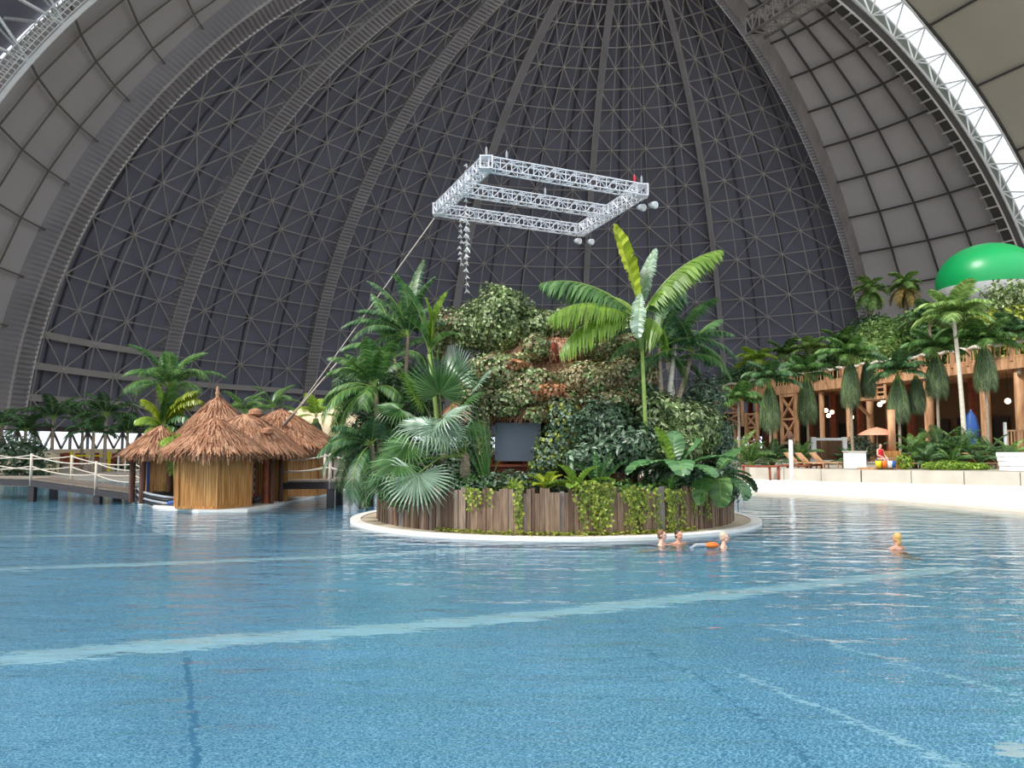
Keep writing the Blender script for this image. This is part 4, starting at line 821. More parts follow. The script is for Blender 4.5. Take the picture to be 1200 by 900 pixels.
# palms round the huts
r = random.Random(31)
def gp(label, px, d, h_py, z0=.3, L=1.6, n=12, **k):
    b = W(px, 550, d); b.z = z0; t = W(px, h_py, d).z; return palm(label, b, t-z0, L, n, **k)
gp('big feather palm with a tall crown rising left of the pointed hut', 196, 33.5, 455, .1, 2.4, 18, mat='leaf_fan', lf=.55, lw=.05, tr=.12, seed=1)
b = W(190, 560, 32.6); b.z = .1; root = empty('fishtail_palm', b, 'palm with yellow green broad leaflets in front of the big palm by the huts', 'palm tree'); trunk(root, 2.9, .09, .06, 'stem_green')
for k, (px, py, bend, m) in enumerate([(167, 468, 70, 'leaf_yel'), (232, 458, 80, 'leaf_yel'), (160, 492, 100, 'leaf_lite'), (238, 470, 100, 'leaf_yel'), (185, 450, 50, 'leaf_lite'), (172, 505, 110, 'leaf_lite'), (222, 490, 110, 'leaf_fan'), (205, 445, 40, 'leaf_fan'), (210, 505, 120, 'leaf_fan')]):
    aim_feather(root, b+Vector((0,0,2.9)), W(px, py, 32.4), bend, .3, m, 400+k, 'frond', True, 18, .6, lw=.10, vup=-.3)
feather_palm('slim feather palm hanging down the left corner of the front hut', 205, 585, 30.4, (203, 512), [(192, 540, 100), (212, 545, 110), (200, 560, 120), (188, 520, 80), (218, 520, 80), (206, 575, 130), (197, 500, 40)], 'leaf_lite', .04, 'stem_green', .3, 20, seed=410, z0=.12)
gp('thin palm with tied hanging fronds right of the wide hut', 369, 37, 488, .1, 1.4, 8, mat='leaf_lite', lf=.4, tr=.06, tmat='trunk_pale', seed=3, tied=(2.4, .45))
gp('palm crown showing above the wide hut roof', 318, 44, 478, .1, 1.8, 11, mat='leaf_fan', seed=4)
gp('palm crown showing right of the pointed hut finial', 283, 42, 484, .1, 1.6, 10, mat='leaf_palm', seed=5)
for k, (px, d, py, L, n, l) in enumerate([(122, 68, 488, 3.4, 12, 'broad crowned palm on the left beach above the yellow goal'), (60, 72, 492, 3.2, 10, 'palm on the left beach before the glazed strip, third from the picture edge'), (95, 76, 494, 3.0, 10, 'palm between the two taller palms of the left beach'), (28, 66, 506, 2.4, 9, 'low palm on the left beach near the picture edge'), (148, 74, 508, 2.6, 9, 'low palm on the left beach beside the shelter'), (0, 70, 500, 2.8, 9, 'palm cut by the left picture edge'), (108, 64, 508, 2.0, 8, 'small palm right behind the yellow goal')]):
    gp(l, px, d, py, .1, L, n, mat='leaf_palm_d', lf=.9, lw=.1, tr=.16, seed=40+k, nl=16, name='beach_palm')
for k, (px, py, d, s_, l) in enumerate([(20, 540, 60, 2.0, 'leafy dark shrub at the left edge behind the bridge'), (42, 535, 66, 1.6, 'round shrub with whitish leaves behind the bridge'), (150, 536, 70, 1.3, 'shrub at the right end of the left beach')]):
    b = W(px, py, d); b.z = .1; shrub(l, b, [((0, 0, 1.2*s_*.6), (s_, s_*.8, s_*.8)), ((s_*.7, 0, .6), (s_*.7, s_*.6, s_*.5))], 22, .4, 'leaf_shrub', 60+k)
b = G(83, 552.5, .1); root = empty('yellow_goal', b, 'yellow framed goal on the left beach', 'goal'); w2 = 44*b.y/932
mb = MB(); mb.box((0, 0, .85), (.2, .2, 1.7)); obj('post', mb, M['yellow'], root); mb = MB(); mb.box((0, 0, .85), (.2, .2, 1.7)); obj('post', mb, M['yellow'], root, loc=(w2, 0, 0)); mb = MB(); mb.beam((0,0,1.35), (w2,0,1.35), .12); obj('crossbar', mb, M['yellow'], root)
def chair_proto(label, loc, rz, col='wood_red'):
    root = empty('wicker_beach_chair', loc, label, 'chair', 'brown wicker chairs on the left beach', rz); mb = MB(); mb.box((0, 0, .4), (1.0, .9, .15)); mb.box((0, 0, .2), (.9, .8, .3)); obj('seat', mb, M[col], root); mb = MB(); mb.box((0, .42, .9), (1.0, .12, 1.0)); obj('backrest', mb, M[col], root)
    for s in (-1, 1): mb = MB(); mb.box((s*.5, 0, .6), (.12, .9, .35)); obj('armrest', mb, M[col], root)
    return root
def dup(root, loc, rz, label):
    c = root.copy(); COL.objects.link(c); c.location = loc; c.rotation_euler = (0, 0, rz); c['label'] = label
    for ch in [o for o in bpy.data.objects if o.parent == root]: q = ch.copy(); COL.objects.link(q); q.parent = c
    return c
p0 = None
where = ['leftmost of the brown wicker chairs on the left beach', 'second brown wicker chair from the left on the beach', 'brown wicker chair just left of the goal', 'brown wicker chair seen through the left half of the goal', 'brown wicker chair seen through the right half of the goal', 'brown wicker chair just right of the goal', 'second brown wicker chair right of the goal', 'brown wicker chair third right of the goal', 'rightmost brown wicker chair, next to the shelter post']
for k, px in enumerate((55, 66, 76, 92, 108, 132, 142, 153, 163)):
    b = G(px, 545+(k % 2)*1.5, .12); rz = r.uniform(-.4, .4)
    if p0 is None: p0 = chair_proto(where[0], b, rz)
    else: dup(p0, b, rz, where[k])
for k, (px, py) in enumerate([(138, 557), (146, 558), (155, 559), (104, 552)]):
    b = G(px, py, .1); mb = MB(); mb.tube([(0,0,0), (0,0,1.35)], .07, 6); mb.ball((0,0,1.38), .1, 6, 4); tag(obj('sand_post', mb, M['rope'], None, True, loc=b), ['leftmost of the three slim pale posts on the sand behind the bridge', 'middle one of the three slim pale posts on the sand', 'rightmost of the three slim pale posts on the sand, by the shelter', 'short pale post on the sand inside the goal line'][k], 'post', 'slim pale posts on the left sand')
root = empty('beach_wall', (W(30, 540, 64).x, 64, .1), 'pale sloping wall beside the left beach shrubs', 'wall'); mb = MB(); mb.add([(-3, 0, 0), (2.5, 0, 0), (2.5, 0, 1.5), (2.0, 0, 1.8), (-3, 0, .7), (-3, .4, 0), (2.5, .4, 0), (2.5, .4, 1.5), (2.0, .4, 1.8), (-3, .4, .7)], [(0,1,2,3,4), (9,8,7,6,5), (0,4,9,5), (4,3,8,9), (3,2,7,8), (2,1,6,7)]); obj('panel', mb, M['cream'], root); mb = MB(); mb.beam((-3, .2, .74), (2, .2, 1.84), .5, .08); mb.beam((2, .2, 1.84), (2.5, .2, 1.54), .5, .08); obj('coping', mb, M['concrete'], root)
# ---------------------------------------------------------------- hanging truss
ZT = 10.3
A, B, Cc, D = [G(px, py, ZT) for px, py in ((570, 192), (752, 224), (680, 270), (514, 246))]
E_, F_ = A.lerp(D, .5), B.lerp(Cc, .5)
root = empty('lighting_truss', A, 'white aluminium box truss frame hanging above the planted island', 'lighting truss')
def boxtruss(a, b, s=.34, rad=.022):
    mb = MB(); a = a-root.location; b = b-root.location; t = (b-a).normalized(); sd = t.cross(Vector((0,0,1))).normalized()*s/2; up = Vector((0,0,s/2)); cs = [sd+up, -sd+up, -sd-up, sd-up]; L = (b-a).length; n = int(L/s)
    for q in cs: mb.tube([a+q, b+q], rad, 6)
    for i in range(n):
        p, q = a.lerp(b, i/n), a.lerp(b, (i+1)/n)
        for k in range(4):
            c0, c1 = cs[k], cs[(k+1) % 4]
            mb.tube([p+(c0 if i % 2 else c1), q+(c1 if i % 2 else c0)], rad*.7, 4, cap=False); mb.tube([p+c0, p+c1], rad*.7, 4, cap=False)
    return mb
for a, b in ((A, B), (B, Cc), (Cc, D), (D, A), (E_, F_)): obj('truss_beam', boxtruss(a, b), M['alu'], root)
for p in (A, B, Cc, D): mb = MB(); mb.box((0,0,-.17), (.38, .38, .03)); [mb.beam((x*.17, y*.17, -.18), (x*.17, y*.17, .18), .035) for x in (-1, 1) for y in (-1, 1)]; mb.box((0,0,.18), (.38,.38,.03)); obj('corner_block', mb, M['alu'], root, loc=p-root.location)
for k, (p, l) in enumerate([(A, 'back left'), (A.lerp(B, .12), ''), (B, ''), (E_.lerp(F_, .55), ''), (A.lerp(B, .95), '')]):
    q = p+Vector((0, 0, 26)); mb = MB(); mb.tube([(0,0,.2), (0,0,40)], .007, 4); obj('hanging_cable', mb, M['dark_steel'], root, loc=p-root.location)
    mb = MB(); mb.tube([(0,0,.22), (0,0,.3), (0,0,.42), (0,0,.5)], [.01, .035, .035, .01], 8); obj('hoist_hook', mb, M['red' if k > 3 else 'greypipe'], root, loc=p-root.location)
for k, (p, dx, l) in enumerate([(B.lerp(Cc, .08), .12, 'left spotlight of the pair below the right corner of the truss'), (B.lerp(Cc, .02), .35, 'right spotlight of the pair below the right corner of the truss'), (Cc.lerp(D, .02), -.05, 'left spotlight of the pair below the front corner of the truss'), (Cc.lerp(D, -.02), .22, 'right spotlight of the pair below the front corner of the truss')]):
    s = empty('spotlight', p+Vector((dx, 0, -.22)), l, 'spotlight', 'spotlights under the hanging truss'); mb = MB(); mb.tube([(-.02, .1, -.15), (.1, -.12, -.24)], [.08, .12], 10); obj('housing', mb, M['alu'], s, True); mb = MB(); mb.tube([(0,0,0), (0,0,-.12)], .02, 6); mb.beam((-.1,0,-.12), (.12,0,-.12), .02); obj('bracket', mb, M['black'], s); mb = MB(); mb.tube([(.1, -.12, -.24), (.102, -.124, -.242)], .10, 10); obj('lens', mb, M['white'], s)
p0, p1 = W(509, 256, D.y), W(345, 484, 34.5)
root = empty('stay_rope', p1, 'long pale rope slanting from the truss corner down to the huts', 'rope'); mb = MB(); mb.tube([p0-p1, (0,0,0)], .022, 5); obj('line', mb, M['rope'], root); mb = MB(); mb.tube([(0,0,0), W(333, 498, 35)-p1], [.06, .09], 7); obj('pole', mb, M['wood_gr'], root)
mb = MB(); mb.tube([W(395, 425, 33)-p1, W(345, 484, 34.5)-p1], .03, 5); obj('splice', mb, M['rope'], root)
def flags(label, px, ys, d, s, jx=0):
    root = empty('bird_garland', W(px, ys[0], d), label, 'garland', 'white paper garlands hanging from the truss'); mb = MB(); mb.tube([(0,0,0), W(px, ys[-1], d)-root.location], .004, 3); obj('cord', mb, M['white'], root); r = random.Random(int(px))
    for k, y in enumerate(ys):
        q = MB(); w = s*r.uniform(.8, 1.1); q.add([(0,0,w*.7), (-w*.75,-.03,-w*.4), (0, .03, 0), (0,0,w*.7), (w*.75,.03,-w*.5), (0,-.03,.05*w)], [(0,1,2), (3,5,4)]); q.add([(0,0,w*.7),(-w*.75,-.03,-w*.4),(0,.05,-.02),(w*.75,.03,-w*.5)],[(0,1,2),(0,2,3)]); obj('paper_bird', q, M['white'], root, loc=W(px+r.uniform(-jx, jx), y, d)-root.location, rot=(0, r.uniform(-.3, .3), r.uniform(-.5, .5)))
flags('longest white paper bird garland, reaching from above the truss to the ivy mound', 546.5, [194+8.2*k for k in range(19)], 25.8, .14, 1)
flags('wider white paper bird garland below the left end of the truss', 540, [258+6.5*k for k in range(9)], 26.6, .13, 2)
flags('lower white paper bird garland hanging beside the wide one', 547.5, [262+8*k for k in range(6)], 26.6, .13, 1.5)
# dark truss crane at the top
root = empty('crane_truss', W(890, 25, 120), 'dark steel truss boom hanging under the dome at the top right', 'truss boom'); a, b = W(885, 32, 118), W(975, -25, 100)
mb = MB(); t = (b-a).normalized(); sd = t.cross(Vector((0,0,1))).normalized()*1.6; up = Vector((0,0,1.5)); cs = [sd+up, -sd+up, -sd-up, sd-up]; N = 10
for q in cs: mb.tube([a+q-root.location, b+q-root.location], .22, 6)
for i in range(N):
    p, q = a.lerp(b, i/N)-root.location, a.lerp(b, (i+1)/N)-root.location
    for k in range(4): c0, c1 = cs[k], cs[(k+1) % 4]; mb.tube([p+(c0 if i % 2 else c1), q+(c1 if i % 2 else c0)], .13, 4); mb.tube([p+c0, p+c1], .13, 4)
obj('lattice_boom', mb, M['rib_dark'], root); mb = MB(); mb.ball((0,0,0), (1.6, 1.6, 1.3), 10, 6); obj('end_joint', mb, M['grid_dark'], root, loc=a-root.location)
# green balloon
b = W(1158, 330, 82); root = empty('balloon', b, 'large green balloon with a white underside resting behind the hill plants', 'balloon'); k = 82/932
mb = MB(); Rb = 56*k
prof = [(Rb*math.sin(t), Rb*.80*math.cos(t)) for t in [PI*.56*i/14 for i in range(15)]]; mb.lathe([(max(.01, r_), z) for r_, z in prof], 40); obj('envelope_top', mb, plain('green_envelope', (18, 170, 92), .35, .06, .1, spec=.6), root, True)
prof = [(Rb*math.sin(t), Rb*.80*math.cos(t)) for t in [PI*.56+PI*.42*i/10 for i in range(11)]]; mb = MB(); mb.lathe(prof, 40); obj('envelope_bottom', mb, M['white'], root, True)
mb = MB()
for q in range(20): a = 2*PI*q/20; mb.beam((Rb*1.0*math.cos(a), Rb*1.0*math.sin(a), -2.2), (Rb*.93*math.cos(a), Rb*.93*math.sin(a), -4.0), .06)
obj('net', mb, M['greypipe'], root)
# small floor light under water
p = under(1190, 881); mb = MB(); mb.lathe([(.0, .05), (.10, .05), (.16, .03), (.18, 0)], 20); tag(obj('pool_light', mb, M['white'], None, True, loc=p), 'round white pool light on the bottom at the lower right', 'pool light')
# ---------------------------------------------------------------- timber terrace on the right
TA, TB = Vector((33.3, 51.7)), Vector((23.1, 93.7)); TD = (TB-TA).normalized(); TN = Vector((TD.y, -TD.x)); TN = -TN if TN.x > 0 else TN   # towards the pool
TZ = math.atan2(TD.y, TD.x)
def U(px):                # metres along the facade from TA where the sight line of px meets it
    u = (px-600)/F; t = (TA.x-u*TA.y)/(u*TD.y-TD.x); return t
def TP(px, v, z): p = TA+TD*U(px)+TN*v; return Vector((p.x, p.y, z))
root = empty('terrace_building', (TA.x, TA.y, 1.02), 'two storey orange timber terrace building along the right side of the pool', 'building'); o = Vector((TA.x, TA.y, 0)); o3 = root.location
u0, u1 = -12, U(822)
def tq(u, v, z): p = TD*u+TN*v; return Vector((p.x, p.y, z-1.02))
mb = MB(); mb.add([tq(u0, 0, 7.6), tq(u1, 0, 7.6), tq(u1, -14, 7.6), tq(u0, -14, 7.6), tq(u0, 0, 8.0), tq(u1, 0, 8.0), tq(u1, -14, 8.0), tq(u0, -14, 8.0)], [(0,1,2,3), (7,6,5,4), (0,4,5,1), (1,5,6,2), (2,6,7,3), (3,7,4,0)]); obj('deck', mb, M['wood_or'], root)
mb = MB(); mb.beam(tq(u0, .1, 7.75), tq(u1, .1, 7.75), .22, .75); obj('fascia', mb, M['wood_or'], root)
mb = MB(); mb.add([tq(u0, -8, 1.02), tq(u1, -8, 1.02), tq(u1, -8, 7.6), tq(u0, -8, 7.6)], [(0,1,2,3)]); mb.add([tq(u0, -8.5, 1.02), tq(u1, -8.5, 1.02), tq(u1, -8.5, 7.6), tq(u0, -8.5, 7.6)], [(3,2,1,0)])
obj('back_wall', mb, M['brownwall'], root)
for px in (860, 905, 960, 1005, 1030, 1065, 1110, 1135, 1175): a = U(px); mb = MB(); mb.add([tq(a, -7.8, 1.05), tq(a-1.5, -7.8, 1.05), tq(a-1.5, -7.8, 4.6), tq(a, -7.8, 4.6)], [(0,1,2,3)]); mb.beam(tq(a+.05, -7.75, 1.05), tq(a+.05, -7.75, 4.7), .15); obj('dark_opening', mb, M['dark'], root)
for px, rad in ((1192, .34), (1151, .34), (1085, .36), (1016, .3), (992, .3), (960, .25), (930, .3), (905, .26), (884, .26), (858, .25), (840, .25), (1230, .34)):
    mb = MB(); a = tq(U(px), -.3, 1.02); b = tq(U(px), -.3, 7.5); mb.tube([a, a.lerp(b, .33), a.lerp(b, .66), b], [rad, rad*.95, rad*.97, rad*.92], 10); obj('log_column', mb, M['wood_or'], root, True)
    mb = MB(); mb.beam(tq(U(px), -4.3, 1.02), tq(U(px), -4.3, 7.5), .45); obj('inner_column', mb, M['wood_red'], root)
def xb(px0, px1, z0, z1, v=.1):
    mb = MB(); a, b = U(px0), U(px1)
    for u in (a, b): mb.beam(tq(u, v, z0-.2), tq(u, v, z1+.2), .3)
    nz = 2; h = (z1-z0)/nz
    for i in range(nz): mb.beam(tq(a, v, z0+h*i), tq(b, v, z0+h*(i+1)), .2); mb.beam(tq(b, v, z0+h*i), tq(a, v, z0+h*(i+1)), .2); mb.beam(tq(a, v, z0+h*i), tq(b, v, z0+h*i), .22)
    mb.beam(tq(a, v, z1), tq(b, v, z1), .24); obj('cross_braced_frame', mb, M['wood_or'], root)
xb(917, 934, 2.6, 7.2); xb(843, 871, 4.6, 7.3); xb(880, 893, 2.8, 5.6, .6); xb(826, 840, 3.6, 7.2)
# balustrade in bays with curly sticks and a cream rope-like rail
bays = [1230, 1192, 1164, 1140, 1121, 1101, 1083, 1060, 1036, 1012, 992, 972, 950, 930, 908, 888, 868, 848, 826]; r = random.Random(3)
for a_, b_ in zip(bays, bays[1:]):
    a, b = U(a_), U(b_); mb = MB(); mb.beam(tq(a, .15, 7.9), tq(a, .15, 9.15), .26); n = max(3, int((b-a)/.42))
    for i in range(1, n): u = a+(b-a)*i/n; mb.beam(tq(u+r.uniform(-.1, .1), .12, 8.1), tq(u+r.uniform(-.1, .1), .12, 8.95), .07)
    mb.beam(tq(a, .12, 8.2), tq(b, .12, 8.2), .1); o1 = obj('balustrade', mb, M['wood_or'], root); mb = MB(); mb.tube([tq(a+(b-a)*i/6, .15, 9.12+.08*math.sin(i*1.3+a)) for i in range(7)], .13, 7); obj('rail', mb, M['rope'], o1, True)
# small lower balcony
mb = MB(); a, b = U(1022), U(1060); mb.beam(tq(a, .9, 6.1), tq(b, .9, 6.1), 1.8, .25); obj('lower_balcony', mb, M['wood_or'], root); mb = MB()
for z in (6.5, 6.9): mb.beam(tq(a, 1.7, z), tq(b, 1.7, z), .12)
for i in range(5): mb.beam(tq(a+(b-a)*i/4, 1.7, 6.0), tq(a+(b-a)*i/4, 1.7, 7.1 if i in (0, 4) else 6.9), .14)
mb.beam(tq(a, .1, 4.6), tq(a, 1.6, 6.0), .2); mb.beam(tq(b, .1, 4.6), tq(b, 1.6, 6.0), .2); obj('balcony_rail', mb, M['wood_or'], root)
bulb = emit('warm_bulb', (255, 226, 180), 6)
for k, (px, py, d) in enumerate([(968, 481, 76), (975, 483, 75), (971, 487, 75), (1031, 474, 67), (1035, 470, 67), (998, 489, 72), (938, 484, 80), (994, 478, 73), (915, 484, 82), (1181, 470, 56)]):
    l = empty('pendant_lamp', W(px, py, d), ['warm lamp, upper left of the three under the deck left of the log column', 'warm lamp, right one of the three hanging lamps left of the log column', 'warm lamp, lowest of the three hanging left of the log column', 'warm lamp, lower of the two under the small balcony', 'warm lamp, upper of the two under the small balcony', 'single warm lamp right of the log column', 'warm lamp right of the cross braced tower', 'faint warm lamp above the single one by the log column', 'warm lamp left of the cross braced tower', 'pale lamp under the deck at the far right'][k], 'lamp', 'pendant lamps under the timber deck'); mb = MB(); mb.ball((0,0,0), .2, 10, 8); obj('bulb', mb, bulb, l, True); mb = MB(); mb.tube([(0,0,.15), (0,0,7.55-l.location.z)], .02, 4); obj('cord', mb, M['black'], l)
# ground in front
def gnd(px, py, z=1.02): return G(px, py, z)
b = gnd(972, 543); b = W(972, 540, 56); b.z = 1.02; root = empty('screen_fence', b, 'white framed wicker screen above the loungers', 'screen'); mb = MB(); k = 56/932
for x in (-18, 18): mb.box((x*k, 0, .95), (.3, .25, 1.9))
mb.box((0, 0, 1.75), (36*k, .15, .18)); obj('frame', mb, M['white'], root); mb = MB()
for i in range(16): mb.box(((-16+32*i/15)*k, 0, 1.0), (.09, .05, 1.4))
obj('wicker', mb, M['brownwall'], root)
def lounger(label, px, py, rz, d=None, mat='wood_or', group='wooden loungers by the wall'):
    b = gnd(px, py); b.y += .9; root = empty('sun_lounger', b, label, 'sun lounger', group, rz); mb = MB(); mb.box((.35, 0, .32), (1.3, .62, .06)); obj('seat', mb, M[mat], root)
    mb = MB(); mb.beam((-.3, 0, .34), (-.9, 0, .85), .62, .06, up=(0,1,0)) if False else mb.add([(-.3,-.31,.32), (-.3,.31,.32), (-.85,.31,.85), (-.85,-.31,.85), (-.3,-.31,.38), (-.3,.31,.38), (-.82,.31,.9), (-.82,-.31,.9)], [(3,2,1,0), (4,5,6,7), (0,1,5,4), (2,3,7,6), (1,2,6,5), (0,4,7,3)]); obj('backrest', mb, M[mat], root)
    for x in (-.25, .9):
        for y in (-.27, .27): mb = MB(); mb.box((x, y, .15), (.07, .07, .3)); obj('leg', mb, M[mat], root)
    return root
for k, (px, py, rz, l) in enumerate([(944, 549, -.9, 'wooden lounger below the wicker screen, leftmost of the three'), (958, 549.5, -.9, 'wooden lounger below the wicker screen, middle of the three'), (975, 549, -.9, 'wooden lounger below the wicker screen, nearest the white counter'), (1072, 550, 0, 'wooden lounger with raised back left of the bushy palms'), (1090, 549.5, 0, 'wooden lounger directly under the bushy palms'), (1158, 550, .1, 'wooden lounger right of the bushy palms, left of two'), (1180, 549.5, .1, 'wooden lounger beside the white steps at the right')]): lounger(l, px, py, rz)
b = W(1002, 548, 43.8); b.z = 1.02; root = empty('kiosk_counter', b, 'white counter with an orange step next to the red clad person', 'counter'); mb = MB(); mb.box((0, 0, .5), (.95, .7, .9)); obj('body', mb, M['white'], root); mb = MB(); mb.box((0, 0, .98), (1.05, .8, .06)); obj('top', mb, M['concrete'], root); mb = MB(); mb.box((1.0, -.45, .06), (2.0, .4, .12)); obj('step', mb, M['wood_or'], root)
for k, (px, c_, l) in enumerate([(1006, 'yellow', 'yellow bucket beside the white counter'), (1012, 'orange', 'orange bucket right of the yellow one'), (1018, 'white', 'white bucket in front of the person in red'), (1022, 'blue', 'blue bucket at the feet of the person in red')]):
    b = gnd(px, 549); b.y = 43.0; b.z = 1.14; mb = MB(); mb.lathe([(.01, 0), (.13, 0), (.17, .36), (.15, .36), (.12, .04), (.01, .04)], 14); ob = obj('bucket', mb, M[c_], None, True, loc=b); tag(ob, l, 'bucket', 'coloured buckets by the counter'); mb = MB(); mb.tube([(.16*math.cos(PI*i/8), 0, .36+.16*math.sin(PI*i/8)) for i in range(9)], .01, 4); obj('handle', mb, M['greypipe'], ob)
b = W(1029, 548, 45.5); b.z = 1.02; root = empty('parasol', b, 'salmon coloured parasol above the person in red', 'parasol'); mb = MB(); mb.tube([(0,0,0), (0,0,2.25)], .035, 8); obj('pole', mb, M['wood_gr'], root); mb = MB(); mb.lathe([(.02, 2.35), (.5, 2.22), (.95, 1.98), (1.0, 1.9), (.94, 1.95), (.48, 2.17), (.02, 2.3)], 16); obj('canopy', mb, M['salmon'], root); mb = MB(); mb.lathe([(.01,0),(.25,0),(.25,.1),(.05,.14),(.04,.3)],14); obj('base', mb, M['concrete'], root)
mb = MB()
for q in range(8): a = 2*PI*q/8; mb.tube([(0,0,2.25), (.95*math.cos(a), .95*math.sin(a), 1.93)], .012, 4)
obj('rib', mb, M['wood_gr'], bpy.data.objects[root.name])
b = W(1046.5, 549, 44.5); b.z = 1.02; root = empty('wooden_post', b, 'slim timber post with a yellow boxed foot right of the parasol', 'post'); mb = MB(); mb.tube([(0,0,.9), (0,0,3.3)], .2, 10); obj('shaft', mb, M['wood_or'], root, True); mb = MB(); mb.box((0,0,.5), (.62,.62,1.0)); obj('boxed_foot', mb, M['bamboo'], root)
b = W(1192, 552, 41); b.z = 1.02; root = empty('white_steps', b, 'white stepped blocks at the right picture edge', 'steps'); mb = MB()
for k in range(4): mb.box((.25, .2*k, .12+.24*k), (1.6, 1.2-.25*k, .22))
obj('block', mb, M['white'], root)
b = W(1192, 535, 48); b.z = 1.9; root = empty('wooden_gate', (b.x, b.y, 1.02), 'wooden slat gate with a white post at the right edge above the steps', 'gate'); mb = MB()
for i in range(9): mb.box((-.5+.2*i, 0, 1.5), (.09, .05, 1.5))
mb.box((.3, 0, 2.2), (1.8, .07, .1)); mb.box((.3, 0, .8), (1.8, .07, .1)); obj('slats', mb, M['wood_or'], root); mb = MB(); mb.tube([(-.65,0,0), (-.65,0,2.7)], .1, 8); obj('post', mb, M['white'], root)
b = W(1140, 540, 49); b.z = 1.02; root = empty('blue_tarpaulin', b, 'blue folded parasol standing in the bushy palms', 'parasol'); mb = MB(); mb.lathe([(.03, 3.5), (.3, 3.1), (.42, 2.3), (.36, 1.4), (.3, 1.3)], 12, jit=.08); obj('cover', mb, M['blue'], root, True); mb = MB(); mb.tube([(0,0,0),(0,0,3.5)], .05, 8); obj('pole', mb, M['white'], root)
# landing rail at the water edge
b = G(917, 566, .2); root = empty('landing_rail', b, 'low reddish brown log rail on the white beach beside the planted island', 'rail'); k = b.y/932; xs = [872, 903, 912, 924, 947, 963]; r = random.Random(4)
for x in xs: mb = MB(); mb.tube([((x-917)*k, 0, -.1), ((x-917)*k+r.uniform(-.05,.12), 0, 1.0)], .07, 7); obj('post', mb, M['wood_red'], root, True)
mb = MB()
for z, x0, x1 in ((.98, 870, 925), (1.02, 920, 965), (.12, 868, 948), (.3, 935, 963)): mb.tube(rope_pts(((x0-917)*k, -.08, z), ((x1-917)*k, -.08, z+.03), .06), .06, 7)
obj('rail', mb, M['wood_red'], root, True)
b = G(928, 569, .2); root = empty('white_post', b, 'white post with a small lamp top standing at the log rail', 'post'); mb = MB(); k = b.y/932; mb.tube([(0,0,-.1), (0,0,53*k)], .11, 10); obj('shaft', mb, M['white'], root, True); mb = MB(); mb.ball((0,0,57*k), .2, 8, 6); obj('lamp_top', mb, M['wood_dk'], root, True)
b = G(872, 600, -.1); b = W(868, 596, 30.5); root = empty('pool_handrail', (b.x, b.y, -.6), 'thin steel handrail in the water beside the right kerb end', 'handrail'); mb = MB(); mb.tube([(0,0,-.6), (0,0,.9), (.05,.3,1.05), (.1,.7,.9), (.1,.7,-.6)], .025, 6); obj('tube', mb, M['greypipe'], root, True)
# palms in front of the terrace, several with bundled hanging fronds
pal = [(1160, 47, 402, 1.7, 12, (3.3, .8), 'palm with one big tied frond bundle at the far right of the terrace'), (1102, 49, 412, 1.9, 12, (3.4, .85), 'palm with a round tied bundle in front of the right log column'), (1056, 50, 438, 1.9, 12, (3.5, .85), 'palm with two tied bundles above the salmon parasol'),
 (1000, 53, 420, 2.0, 12, (3.8, .7), 'palm with narrow twin bundles beside the thin log column'), (948, 55, 440, 2.0, 12, (3.9, .8), 'palm with drooping bundle left of the pendant lamps'), (904, 54, 448, 1.9, 12, (3.9, .8), 'palm with a bundle before the smaller braced frame'), (867, 50, 470, 1.5, 10, None, 'yellowish palm next to the planted island in front of the terrace end')]
for k, (px, d, py, L, n, tied, l) in enumerate(pal):
    b = W(px, 550, d); b.z = 1.02; t = W(px, py, d).z; root = palm(l, b, t-1.02, L*1.15, n+2, mat=['leaf_palm', 'leaf_fan', 'leaf_palm_d'][k % 3], lf=.75, lw=.075, tr=.10, tmat='trunk', seed=80+k, nl=22, tied=tied, name='tied_palm', droop=.6, group='palms with tied fronds in front of the terrace')
    if k in (2, 3): tied_bundle(root, t-1.12, tied[0]*.8, tied[1]*.8, (1.25, .2), 5)
for k, (px, py, d, L, l) in enumerate([(1126, 372, 47, 2.5, 'tall palm with a smooth white trunk before the terrace')]):
    b = W(px+6, 550, d); b.z = 1.02; t = W(px, py, d).z; palm(l, b, t-1.02, L, 16, mat='leaf_far', lf=.9, lw=.08, tr=.15, tmat='trunk_pale', seed=95, nl=26, lean=(-.35, 0), name='royal_palm', elevs=((75, 60), (50, 90), (25, 90), (60, 110)))
# shrubs and young palms at the foot of the terrace
low = [(880, 545, 50, 2.0, 'leaf_palm', 'dense green palm bush at the left end of the terrace foot'), (905, 535, 52, 1.9, 'leaf_palm_d', 'palm bush behind the log rail'), (938, 530, 54, 1.8, 'leaf_palm', 'palm bush left of the wicker screen'), (992, 533, 55, 1.3, 'leaf_palm_d', 'small palm bush between screen and white counter'),
 (1072, 520, 46, 2.0, 'leaf_palm', 'bushy palm right of the timber post'), (1100, 515, 46.5, 2.3, 'leaf_palm_d', 'largest bushy palm under the round tied bundle'), (1128, 520, 46, 2.2, 'leaf_palm', 'bushy palm at the foot of the white trunked palm'), (1158, 525, 46, 1.9, 'leaf_palm_d', 'bushy palm under the rightmost tied bundle'), (1085, 535, 44.5, 1.5, 'leaf_palm_d', 'low palm bush above the wooden loungers'), (1115, 540, 44.5, 1.5, 'leaf_palm', 'low palm bush at the wall, centre of the planting'), (1145, 540, 44.8, 1.4, 'leaf_palm_d', 'low palm bush at the wall left of the right loungers'), (1185, 520, 47, 1.5, 'leaf_far', 'pale shrubby palm at the gate on the right edge'), (868, 520, 56, 2.3, 'leaf_far', 'pale palm bush behind the right rim of the planted island')]
